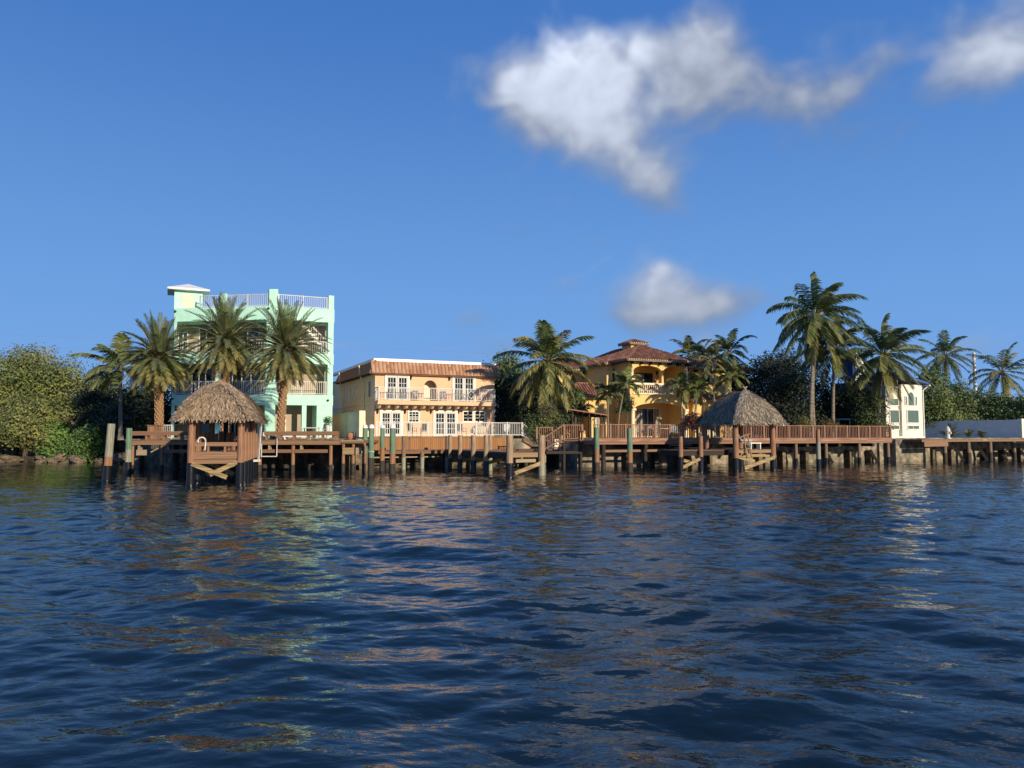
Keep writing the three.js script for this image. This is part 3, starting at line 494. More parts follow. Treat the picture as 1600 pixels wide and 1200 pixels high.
{
  const t = thing('yellow_villa', 'yellow stucco villa with arches, white balustrade and red barrel tile roof', 'house', F1.world(0, 0, 0), F1.t);
  const yG = 2.0, w = 2.2, X = (px, py = 600, W = w) => F1.see(px, py, W)[0], Y = (py, px = 1030, W = w) => F1.y(py, px, W);
  const x0 = X(984), x1 = X(1075), yE = Y(567, 1030);
  // front block with loggia and lower arch
  const s = new THREE.Shape([[x0, yG], [x1, yG], [x1, yE], [x0, yE]].map(([a, b]) => new THREE.Vector2(a, b)));
  const yF = Y(617), a0 = X(990), am = X(1034), am2 = X(1037), a1 = X(1069.5);
  s.holes.push(archPath(a0, am, yF, Y(580, 1012), Y(571, 1012) - Y(580, 1012)), archPath(am2, a1, yF, Y(581, 1053), Y(573, 1053) - Y(581, 1053)), archPath(a0 + 0.1, a1 - 0.05, yG + 0.01, Y(639), Y(629.5) - Y(639)));
  part('front_wall', slabFrom(s, 0.35, w - 0.35), M.yellow, t);
  part('side_wall', bx(x0, x0 + 0.35, yG, yE, -6, w - 0.355), M.yellow, t); part('side_wall', bx(x1 - 0.35, x1, yG, yE, -6, w - 0.355), M.yellow, t);
  part('loggia_wall', bx(x0 + 0.35, x1 - 0.35, yG, yE, w - 2.9, w - 2.6), M.yellow, t);
  part('loggia_floor', bx(x0 + 0.35, x1 - 0.35, yF - 0.3, yF + 0.01, w - 2.6, w - 0.352), M.yellow, t); part('loggia_ceiling', bx(x0 + 0.35, x1 - 0.35, yE - 0.12, yE - 0.01, w - 2.6, w - 0.352), M.yellow, t);
  const zi = w - 2.595;
  windowAt(t, 'sliding_door', X(993, 600, zi), X(1019, 600, zi), yF + 0.02, yF + 2.15, zi, { cols: 2, rows: 1, fw: 0.08, mat: M.eave, glass: [M.curtain, M.glass] });
  windowAt(t, 'window', X(1062, 600, zi), X(1070, 600, zi), yF + 0.7, yF + 2.0, zi, { cols: 1, rows: 1, mat: M.eave });
  windowAt(t, 'sliding_door', X(992, 650, zi), X(1031, 650, zi), yG + 0.02, Y(637, 1010, zi), zi, { cols: 4, rows: 1, fw: 0.1, mat: M.yellowPale, glass: [M.curtain, M.curtain, M.glass, M.glass] });
  windowAt(t, 'door', X(1046, 650, zi), X(1070, 650, zi), yG + 0.02, Y(638, 1050, zi), zi, { cols: 2, rows: 1, fw: 0.1, mat: M.yellowPale, glass: [M.glass, M.curtain] });
  // white columns and balustrade
  for (const px of [988.5, 1070.5]) part('column', merge([buv(new THREE.CylinderGeometry(0.15, 0.18, Y(639) - yG - 0.35, 14).translate(X(px, 650, w + 0.2), (Y(639) + yG) / 2, w + 0.2)), bx(X(px, 650, w + 0.2) - 0.24, X(px, 650, w + 0.2) + 0.24, Y(639) - 0.17, Y(639), w - 0.02, w + 0.44), bx(X(px, 650, w + 0.2) - 0.25, X(px, 650, w + 0.2) + 0.25, yG, yG + 0.2, w + 0.002, w + 0.45)]), M.cream, t);
  for (const px of [987, 1072]) part('upper_column', buv(new THREE.CylinderGeometry(0.13, 0.15, 1.2, 12).translate(X(px, 590, w + 0.12), Y(587), w + 0.12)), M.cream, t);
  const bal = part('balustrade', merge([bx(a0 - 0.1, a1 + 0.1, Y(602), Y(599), w - 0.2, w + 0.12), bx(a0 - 0.1, a1 + 0.1, yF + 0.005, yF + 0.12, w - 0.2, w + 0.12)]), M.cream, t);
  const prof = [[0.05, 0], [0.055, 0.06], [0.035, 0.1], [0.085, 0.28], [0.06, 0.45], [0.032, 0.62], [0.06, 0.72], [0.06, 0.78]].map(([r, h]) => new THREE.Vector2(r, h / 0.78 * (Y(602) - yF - 0.12))), bg = new THREE.LatheGeometry(prof, 8);
  for (let i = 0; i < 27; i++) { const m = part('baluster', bg, M.cream, bal); m.position.set(mix(a0 + 0.02, a1 - 0.02, i / 26), yF + 0.12, w - 0.04); }
  lantern(t, X(1025.5, 583, zi), Y(583, 1025, zi), zi);
  const bracketRow = (px0, px1, y, z, n) => { for (let i = 0; i < n; i++) { const x = mix(px0, px1, i / (n - 1)); put('rafter_end', t, M.eave, x - 0.08, x + 0.08, y - 0.36, y - 0.17, z, z + 0.5); } };
  bracketRow(x0 + 0.2, x1 - 0.2, yE + 0.16, w + 0.002, 7);
  tiledHip(t, 'main_roof', x0 - 0.6, x1 + 0.6, -8, w + 0.65, yE + 0.16, 1.62, { inset: 3.4 });
  // cupola
  {
    const c0 = X(986, 540, -1), c1 = X(1008, 540, -1), y0 = yE + 1.2, y1 = F1.y(538, 995, -1), c = part('cupola', bx(c0, c1, y0, y1, -1 - (c1 - c0), -1), M.yellow, t);
    for (const k of [0.27, 0.73]) { const xm = mix(c0, c1, k), sh = new THREE.Shape(archPath(xm - 0.2, xm + 0.2, y1 - 0.75, y1 - 0.35, 0.2).getPoints()); part('arched_opening', slabFrom(sh, 0.02, -0.998), M.black, c); }
    const r = tiledHip(t, 'cupola_roof', c0 - 0.25, c1 + 0.25, -1 - (c1 - c0) - 0.25, -0.75, y1 + 0.1, 0.42, { inset: (c1 - c0 + 0.5) / 2 - 0.02 });
  }
  // side pieces: stair bay with arched window, left wing, right wing
  {
    const wz = -0.4, b0 = X(948, 590, wz), yE2 = yE - 0.1;
    part('stair_bay', bx(b0, x0 - 0.003, yG, yE2, -6, wz), M.yellow, t);
    const xm = X(961, 585, wz), y0 = F1.y(597, 961, wz), sh = (k) => new THREE.Shape(archPath(xm - 0.32 - k, xm + 0.32 + k, y0 - k, y0 + 0.95, 0.32 + k).getPoints());
    const fr = part('arched_window', slabFrom(sh(0.1), 0.05, wz + 0.002), M.yellowPale, t); part('pane', slabFrom(sh(0), 0.02, wz + 0.045), M.glass, fr);
    const lz = -4.6, l0 = X(868, 590, lz); part('left_wing', bx(l0, b0 - 0.003, yG, yE - 0.35, -12, lz), M.yellow, t);
    tiledHip(t, 'left_roof', l0 - 0.5, b0 + 3, -12.5, lz + 0.6, yE - 0.3, 1.3, { inset: 3 });
    bracketRow(l0 + 0.3, b0 - 0.3, yE - 0.3, lz + 0.002, 8);
    tiledHip(t, 'bay_roof', b0 - 0.4, x0 - 0.62, -6, wz + 0.5, yE2 + 0.1, 0.5, { inset: 1 });
    // low tiled porch with an arched door
    const pz = 0.9, p0 = X(893, 640, pz), p1 = X(948, 640, pz), yp = F1.y(621, 920, pz), q = new THREE.Shape([[p0, yG], [p1, yG], [p1, yp], [p0, yp]].map(([a, b]) => new THREE.Vector2(a, b)));
    q.holes.push(archPath(X(930, 640, pz), X(940, 640, pz), yG + 0.01, yG + 1.5, 0.35), archPath(X(898, 640, pz), X(922, 640, pz), yG + 0.01, yG + 1.4, 0.5));
    part('porch_wall', slabFrom(q, 0.3, pz - 0.3), M.yellow, t); part('porch_back', bx(p0, p1, yG, yp, pz - 2.2, pz - 2), M.yellow, t);
    windowAt(t, 'porch_door', X(929.5, 640, pz - 2), X(940, 640, pz - 2), yG + 0.02, yG + 2, pz - 1.99, { cols: 1, rows: 2, mat: M.whiteTrim, glass: M.curtain });
    tiledHip(t, 'porch_roof', p0 - 0.5, p1 + 0.3, pz - 2.6, pz + 0.6, yp + 0.12, 1.15, { inset: 1.5 });
    // right wing
    const rz = -0.2, r1 = X(1168, 590, rz), yE3 = F1.y(579, 1120, rz);
    part('right_wing', bx(x1 + 0.003, r1, yG, yE3, -8, rz), M.yellow, t);
    tiledHip(t, 'right_roof', x1 + 0.61, r1 + 0.6, -8.5, rz + 0.7, yE3 + 0.14, 1.1, { inset: 3.2 }); bracketRow(x1 + 0.5, r1 - 0.2, yE3 + 0.12, rz + 0.002, 9);
    for (const [p, q2, ya, yb] of [[1098, 1108, 597, 583], [1139.5, 1149.5, 607, 589]]) windowAt(t, 'window', X(p, 590, rz), X(q2, 590, rz), F1.y(ya, p, rz), F1.y(yb, p, rz), rz + 0.004, { cols: 1, rows: 2, mat: M.eave, fw: 0.06 });
    const xa = X(1158, 595, rz), ya = F1.y(605, 1158, rz), sw = new THREE.Shape(archPath(xa - 0.3, xa + 0.3, ya, ya + 0.7, 0.3).getPoints()); part('pane', slabFrom(sw, 0.03, rz + 0.004), M.glass, part('arched_window', slabFrom(new THREE.Shape(archPath(xa - 0.38, xa + 0.38, ya - 0.08, ya + 0.7, 0.38).getPoints()), 0.02, rz + 0.003), M.eave, t));
    // one storey front of the right wing
    const fz = 1.2, f0 = X(1082, 640, fz), f1 = X(1172, 640, fz), yf = F1.y(629, 1120, fz); part('low_wing', bx(f0, f1, yG, yf, rz + 0.003, fz), M.yellow, t);
    tiledHip(t, 'low_roof', f0 - 0.3, f1 + 0.3, rz + 0.01, fz + 0.5, yf + 0.12, 0.5, { inset: 0.85 });
    windowAt(t, 'window', X(1104, 650, fz), X(1124, 650, fz), yG + 0.05, yG + 2.1, fz + 0.004, { cols: 2, rows: 1, mat: M.eave });
  }
  // timber pergola beside the porch
  const g = thing('pergola', 'dark timber pergola with lean-to cover left of the yellow villa', 'pergola', F1.world(F1.x(888, 6), 2, 5.2), F1.t);
  part('cover', buv(new THREE.BoxGeometry(3.4, 0.08, 2.6).rotateZ(-0.12).translate(1.6, 2.0, 0)), M.tileDark2, g);
  for (let k = 0; k < 7; k++) part('rafter', bar(V3(0.05 + k * 0.52, 2.12 - k * 0.064 - 0.0, -1.3), V3(0.05 + k * 0.52, 2.06 - k * 0.064, 1.32), 0.07, 0.12), M.eave, g);
  for (const x of [0.2, 1.7, 3.1]) for (const z of [-1.1, 1.1]) part('post', bx(x - 0.06, x + 0.06, -0.05, 2.1 - x * 0.12 - 0.06, z - 0.06, z + 0.06), M.eave, g);
}
// ---------------------------------------------------------------- the white house with the blue metal roof
{
  const w = 10.2, t = thing('white_house', 'white house with green glass windows and blue metal roof', 'house', F1.world(0, 0, 0), F1.t);
  const X = (px, W = w, py = 640) => F1.see(px, py, W)[0], Y = (py, px = 1420, W = w) => F1.y(py, px, W);
  const b0 = X(1409), b1 = X(1441.5), yE = Y(601);
  part('front_bay', bx(b0, b1, 1.9, yE, w - 6, w), M.whiteWall, t);
  const r0 = X(1384, w - 0.3), yB = Y(607, 1395, w - 0.3); part('side_bay', bx(r0, b0 - 0.003, 1.9, yB, w - 6, w - 0.3), M.whiteWall, t);
  part('balcony_band', bx(r0, b0 - 0.004, yB, yB + 0.18, w - 6, w - 0.22), M.whiteWall, t);
  railing(t, r0, w - 0.35, b0 - 0.05, w - 0.35, yB + 0.18, yB + 1.15, { step: 0.16, pw: 0.03, mat: M.grey, post: 1.1 });
  const g0 = X(1338, w - 3.5), yG = Y(598, 1365, w - 3.5); part('main_block', bx(g0, b0 - 0.006, 1.9, yG, w - 6.5, w - 3.5), M.whiteWall, t);
  const gab = new THREE.Shape([[g0, yG + 0.002], [b0 + 0.5, yG + 0.002], [b0 + 0.5, yG + 0.4], [(g0 + b0) / 2 - 0.6, yG + 3.0], [g0, yG + 1.4]].map(([a, b]) => new THREE.Vector2(a, b))); part('gable', slabFrom(gab, 0.3, w - 3.8), M.whiteWall, t);
  const slope = (a, b, z0, z1, name) => { const roof = part(name, slabFrom(new THREE.Shape([a, b, [b[0], b[1] + 0.1], [a[0], a[1] + 0.1]].map(([x, y]) => new THREE.Vector2(x, y))), z1 - z0, z0), M.blueRoof, t); const n = Math.round((z1 - z0) / 0.42); for (let i = 0; i <= n; i++) { const z = mix(z0 + 0.03, z1 - 0.03, i / n); part('seam', bar(V3(a[0], a[1] + 0.12, z), V3(b[0], b[1] + 0.12, z), 0.03, 0.05), M.blueRoof, roof); } return roof; };
  slope([(g0 + b0) / 2 - 0.6, yG + 3.02], [b0 + 1.0, yG + 0.35], w - 6.5, w - 3.2, 'main_roof');
  slope([b0 - 1.2, yE + 0.95], [b1 + 0.45, yE + 0.02], w - 6, w + 0.5, 'bay_roof');
  part('gutter', merge([bx(b1 + 0.36, b1 + 0.5, yE - 0.1, yE + 0.015, w - 6, w + 0.52), rod(V3(b1 + 0.43, yE - 0.1, w + 0.3), V3(b1 + 0.06, yE - 0.5, w + 0.06), 0.05), rod(V3(b1 + 0.06, yE - 0.5, w + 0.06), V3(b1 + 0.06, 1.95, w + 0.06), 0.05)].map(buv)), M.whiteTrim, t);
  // windows
  const W2 = w + 0.004, x0 = X(1416.5), x1 = X(1434); const ws = (px0, px1, y0, y1, cols) => windowAt(t, 'window', X(px0), X(px1), Y(y0), Y(y1), W2, { cols, rows: 1, fw: 0.07, glass: M.glassGreen });
  ws(1416, 1434.5, 661.5, 640, 1); ws(1416, 1434.5, 671.5, 664, 2);
  const xm = (X(1418.5) + X(1428)) / 2, ya = Y(633.5), aw = 0.36, sh = (k) => new THREE.Shape(archPath(xm - aw - k, xm + aw + k, ya - k, ya + 0.75, aw + 0.1 + k).getPoints()), fr = part('arched_window', slabFrom(sh(0.09), 0.05, W2), M.whiteTrim, t); part('pane', slabFrom(sh(0), 0.02, W2 + 0.045), M.glassGreen, fr);
  for (const s of [-1, 1]) { const c = xm + s * 0.66; windowAt(t, 'side_light', c - 0.13, c + 0.13, ya, ya + 0.85, W2, { cols: 1, rows: 1, fw: 0.05, glass: M.glassGreen }); }
  const v = w - 0.294; for (const [y0, y1] of [[634.5, 622], [661.5, 640], [671.5, 664]]) windowAt(t, 'window', X(1389, v), X(1404, v), Y(y0, 1397, v), Y(y1, 1397, v), v, { cols: 1, rows: 1, fw: 0.07, glass: M.glassGreen });
  part('plinth', bx(r0, b1 + 0.08, 1.86, 2.1, w - 6, w + 0.08), M.whiteWall, t);
  // boundary wall at the right
  const u = F1.x(1597, 11.2), g = thing('boundary_wall', 'long plain white boundary wall at the right edge', 'wall', F1.world(u, 0, 0), F1.t);
  part('wall_panel', bx(-0.2, 0, 1.9, 3.72, -14, 11), M.whiteWall, g); part('end_pier', bx(-0.28, 0.1, 1.9, 3.8, 11.002, 11.4), M.whiteWall, g);
}
// slim concrete utility pole and overhead wires
{
  const p = place(1525, 96), t = thing('utility_pole', 'pale concrete utility pole with insulators above the hedge', 'utility pole', p);
  const top = hgt(551, 96);
  part('pole', buv(new THREE.CylinderGeometry(0.17, 0.26, top - 1.9, 8).translate(0, (top + 1.9) / 2, 0)), M.whiteTrim, t);
  for (const y of [top - 0.8, top - 1.6, top - 2.4]) { const a = part('insulator', merge([buv(new THREE.CylinderGeometry(0.06, 0.06, 0.7, 6).rotateZ(Math.PI / 2).translate(-0.45, y, 0)), buv(new THREE.CylinderGeometry(0.11, 0.11, 0.2, 8).translate(-0.75, y + 0.05, 0))]), M.grey, t); }
  part('transformer_lamp', buv(new THREE.SphereGeometry(0.25, 10, 8).scale(1, 1.2, 1).translate(-0.55, top - 3.6, 0.1)), M.whiteTrim, t);
  const wire = (label, x0, y0, d0, x1, y1, d1, sag) => { const a = place(x0, d0).setY(hgt(y0, d0)), b = place(x1, d1).setY(hgt(y1, d1)), m = a.clone().lerp(b, 0.5); m.y -= sag; const c = new THREE.QuadraticBezierCurve3(V3(0, 0, 0), m.sub(a), b.clone().sub(a)); solo('overhead_wire', label, 'wire', new THREE.TubeGeometry(c, 40, 0.011, 4), M.wire, a, 0, 'overhead wires'); };
  wire('topmost thin wire above the mangroves at the left edge', -60, 520, 90, 262, 528, 90, 0.3); wire('middle thin wire above the mangroves at the left edge', -60, 537, 90, 262, 544, 90, 0.3); wire('lowest thin wire above the mangroves at the left edge', -60, 549, 90, 262, 556, 90, 0.3);
  wire('thin wire passing behind the coconut palm between the houses', 540, 541, 92, 1512, 556, 95, 1.6); wire('thin wire running from the utility pole to the right edge', 1518, 556, 95, 1680, 566, 99, 0.2);
}
// ---------------------------------------------------------------- pilings
const onWater = (px, py) => { const d = EYE * 1200 / (py - 680); return V3((px - 800) / 1200 * d, 0, -d); };
function pileParts(parent, x, z, y1, r, o = {}) { // shaft above a dark sleeve, optional painted upper part and cap
  const { mat = M.pileTan, sleeve = 0.75, upper, upperFrom = 1.5, cap, lean = 0, low = M.sleeve, name = 'pile' } = o;
  const q = (a, b, ra, rb) => buv(new THREE.CylinderGeometry(rb, ra, b - a, 12).translate(0, (a + b) / 2, 0));
  const s = part(name, q(sleeve, upper ? upperFrom : y1, r, r * 0.96), mat, parent); s.position.set(x, 0, z); s.rotation.z = lean;
  part('sleeve', q(-0.9, sleeve, r * 1.12, r * 1.1), low, s);
  if (upper) part('painted_top', q(upperFrom, y1, r * 0.985, r * 0.93), upper, s);
  if (cap) part('cap', buv(new THREE.CylinderGeometry(r * 0.7, r * 1.06, 0.2, 12).translate(0, y1 + 0.06, 0)), M.roofWhite, s);
  return s;
}
function mooring(label, px, py, topPy, r, o = {}) {
  const p = onWater(px, py), t = thing('mooring_piling', label, 'piling', p, 0, o.group);
  pileParts(t, 0, 0, hgt(topPy, -p.z), r, { name: 'shaft', ...o });
  return t;
}
mooring('leaning pale weathered piling standing alone at the far left', 170.5, 750, 662, 0.19, { mat: M.pileBare, upper: M.pileGrey, upperFrom: 1.15, sleeve: 0.72, lean: -0.05 });
mooring('mossy dark piling at the left corner of the left dock', 203, 741, 669, 0.17, { mat: M.pileGrey, upper: M.pileGreen, upperFrom: 1.4, sleeve: 0.7 });
mooring('green capped piling, leftmost of the four near the peach house', 571, 733, 668, 0.17, { mat: M.pileGreen, cap: 1, sleeve: 1.0, low: M.pileOld });
mooring('green capped piling with a rope, second of the four near the peach house', 580.8, 742, 668, 0.16, { mat: M.pileGreen, cap: 1, sleeve: 0.95, low: M.wetWood });
mooring('green capped piling with bare middle, third of the four near the peach house', 598, 736, 668, 0.15, { mat: M.pileBare, upper: M.pileGreen, upperFrom: 1.45, cap: 1, sleeve: 0.65, low: M.wetWood });
mooring('green capped piling with bare middle, rightmost of the four near the peach house', 614, 741, 668, 0.17, { mat: M.pileBare, upper: M.pileGreen, upperFrom: 1.2, cap: 1, sleeve: 0.6, low: M.wetWood });
mooring('green topped piling with orange middle at the left end of the long railed dock', 932, 736, 668, 0.16, { mat: M.pileBare, upper: M.pileGreen, upperFrom: 1.35, sleeve: 0.55, low: M.wetWood });
mooring('green topped piling with orange middle below the yellow villa balcony', 983.5, 737, 669, 0.17, { mat: M.pileBare, upper: M.pileGreen, upperFrom: 1.25, sleeve: 0.55, low: M.wetWood });
mooring('brown piling with mossy middle right of the right thatched hut', 1277, 731, 671, 0.15, { mat: M.pileGrey, upper: M.pileRed, upperFrom: 1.75, sleeve: 0.6 });
{ const r = thing('mooring_rope', 'pale rope tied round the second green piling', 'rope', onWater(580.8, 742)); part('coil', buv(new THREE.TorusGeometry(0.175, 0.02, 6, 16).rotateX(1.45).translate(0, 1.28, 0)), M.rope, r); }

// deck boards, rim boards, joists and piles of a dock in the frame f
function deck(t, x0, x1, z0, z1, y, o = {}) {
  const { across = 'z', bw = 0.3, a = M.deckA, b = M.deckB, rim = M.deckA, rimH = 0.24, rimBack = false } = o;
  if (across == 'z') { const n = Math.round((x1 - x0) / bw); for (let i = 0; i < n; i++) put('plank', t, rnd() < 0.5 ? a : b, x0 + i * (x1 - x0) / n, x0 + (i + 1) * (x1 - x0) / n - 0.012, y - 0.045, y + rr(-0.004, 0.003), z0, z1 + rr(0.02, 0.05)); }
  else { const n = Math.round((z1 - z0) / bw); for (let i = 0; i < n; i++) put('plank', t, rnd() < 0.5 ? a : b, x0 - rr(0.02, 0.05), x1 + rr(0.02, 0.05), y - 0.045, y + rr(-0.004, 0.003), z0 + i * (z1 - z0) / n, z0 + (i + 1) * (z1 - z0) / n - 0.012); }
  put('rim_board', t, rim, x0, x1, y - 0.05 - rimH, y - 0.048, z1 - 0.06, z1);
  put('rim_board', t, rim, x0, x0 + 0.05, y - 0.051 - rimH, y - 0.049, z0, z1 - 0.062); put('rim_board', t, rim, x1 - 0.05, x1, y - 0.051 - rimH, y - 0.049, z0, z1 - 0.062);
}
// ---------------------------------------------------------------- left dock with its long bench
{
  const t = thing('left_dock', 'brown wooden dock with a long low bench in front of the mint green house', 'dock', F0.world(0, 0, 0), F0.t);
  const X = (px, w = 0) => F0.x(px, w), x0 = X(197), x1 = X(530), y = 1.93;
  deck(t, x0, x1, -7.2, 0, y, { bw: 0.3 });
  // bench along the outer edge: seat board on short posts, back board
  for (const [a, b] of [[x0, X(303)], [X(412), x1 - 0.1]]) { put('bench_seat', t, M.deckA, a, b, y + 0.44, y + 0.50, -0.5, -0.05); put('bench_apron', t, M.deckB, a, b, y + 0.26, y + 0.438, -0.1, -0.06); }
  for (const px of [200, 227, 254, 282, 415, 437, 458, 480, 503, 526]) put('bench_post', t, M.deckV, X(px) - 0.06, X(px) + 0.06, y, y + 0.44, -0.42, -0.12);
  put('bench_end', t, M.deckV, x1 - 0.35, x1 - 0.1, y, y + 0.43, -0.5, -0.11);
  // lower stringers and piles
  for (const [a, b] of [[256, 303], [405, 455], [460, 512]]) put('stringer', t, M.deckB, X(a), X(b), 1.16, 1.36, -0.12, -0.06);
  put('stringer', t, M.paleH, X(213), X(229), 1.02, 1.34, -0.12, -0.06);
  part('loose_board', bar(V3(X(236), 1.2, -0.05), V3(X(247), 1.42, -0.03), 0.03, 0.06), M.paleH, t);
  for (const px of [205, 251.5, 305, 405, 457, 516]) pileParts(t, X(px), -0.22, 1.6, 0.11, { mat: M.deckV, sleeve: 0.45, low: M.wetWood });
  for (const px of [216, 262, 335, 420, 470]) { const q = part('corbel', bx(X(px) - 0.05, X(px) + 0.05, 1.3, 1.62, -0.5, -0.1), M.paleH, t); }
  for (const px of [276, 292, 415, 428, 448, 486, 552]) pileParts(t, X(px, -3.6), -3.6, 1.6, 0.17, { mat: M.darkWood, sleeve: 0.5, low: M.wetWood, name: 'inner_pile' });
  // lower landing at the right
  const l = thing('side_landing', 'lower landing with pale edge board between left dock and green pilings', 'dock', F0.world(X(531), 0, -0.6), F0.t), w = X(566) - X(531);
  deck(l, 0, w, -6.4, 0, 1.88, { rim: M.deckB, rimH: 0.12 }); put('edge_board', l, M.paleH, -0.05, w, 1.82, 1.9, 0.005, 0.05);
  for (const [a, b, m] of [[0.1, 1.35, M.brace], [1.5, 1.9, M.paleH]]) put('splash_board', l, m, a * 0.5, b * 0.62, 1.05, 1.45, -0.08, -0.03);
  for (const k of [0.05, 0.5, 1]) pileParts(l, k * w, -0.2, 1.76, 0.1, { mat: M.deckV, sleeve: 0.5, low: M.wetWood });
  // things on the dock
  const pot = (label, px, w2, r, h, m) => { const q = thing('flower_pot', label, 'pot', F0.world(X(px, w2), y, w2), F0.t); part('pot', buv(new THREE.LatheGeometry([[0.01, 0], [r * 0.7, 0], [r, h * 0.6], [r * 0.85, h], [r * 0.7, h * 0.96]].map(([a, b]) => new THREE.Vector2(a, b)), 12)), m, q); return q; };
  pot('grey green round pot under the bench near the third date palm', 426.5, -1.4, 0.24, 0.42, M.pileGrey); pot('small white pot beside the hut pole', 413.5, -1.4, 0.14, 0.45, M.whiteTrim);
  pot('terracotta pot on the landing beside the dock end', 547, -1.5, 0.2, 0.4, M.terracotta); pot('small dark pot on the landing near the cream pier', 553, -1.6, 0.14, 0.45, M.iron);
  const tb = thing('garden_table', 'white garden table in front of the mint green house', 'table', F0.world(X(485, -6), 1.98, -6), F0.t); part('table_top', bx(-0.55, 0.55, 0.68, 0.74, -0.4, 0.4), M.white, tb); for (const [sx, sz] of [[-1, -1], [1, -1], [-1, 1], [1, 1]]) put('leg', tb, M.white, sx * 0.48 - 0.035, sx * 0.48 + 0.035, 0, 0.68, sz * 0.34 - 0.035, sz * 0.34 + 0.035);
  chair('white garden chair right of the white garden table', F0, X(505, -6), 1.98, -6, -0.5, M.white, M.white);
  const cl = thing('potted_plant', 'small clipped plant on a tall white stand beside the mint green house', 'plant', F0.world(X(512, -5.8), 1.98, -5.8), 0); part('stand', buv(new THREE.CylinderGeometry(0.16, 0.11, 0.9, 10).translate(0, 0.45, 0)), M.white, cl); cl.userData.ball = 1; 
  const gate = thing('low_gate', 'small white slatted gate at the left end of the dock', 'gate', F0.world(X(255, -5), y, -5), F0.t); railing(gate, -0.35, 0, 0.55, 0, 0.02, 0.95, { step: 0.12, post: 0.9 });
  const bx1 = thing('dock_crate', 'orange brown wooden locker at the left end of the dock', 'locker', F0.world(X(241, -4), y, -4), F0.t); part('body', bx(-0.3, 0.3, 0, 0.85, -0.3, 0.3), M.deckV, bx1); part('lid', bx(-0.33, 0.33, 0.85, 0.92, -0.33, 0.33), M.deckA, bx1);
  const lou = thing('sun_lounger', 'pale sun lounger on the dock right of the third date palm', 'lounger', F0.world(X(465, -2.4), y, -2.4), F0.t); part('bed', bx(-0.8, 0.8, 0.22, 0.34, -0.3, 0.3), M.grey, lou); part('frame', merge([bx(-0.85, 0.85, 0.16, 0.22, -0.32, 0.32), bx(-0.75, -0.69, 0, 0.16, -0.3, 0.3), bx(0.69, 0.75, 0, 0.16, -0.3, 0.3)]), M.whiteTrim, lou);
  // white swim ladder hanging off the dock
  const lad = thing('swim_ladder', 'thin white pipe frame hanging off the dock right of the left hut', 'ladder', F0.world(X(433, 0.12), 0, 0.12), F0.t); part('pipe_frame', merge([rod(V3(0, 0.95, 0), V3(0, 2.0, 0), 0.03), rod(V3(0, 0.95, 0), V3(-0.9, 0.95, 0), 0.035), rod(V3(-0.9, 0.95, 0), V3(-0.9, 1.7, 0), 0.03)].map(buv)), M.white, lad);
}

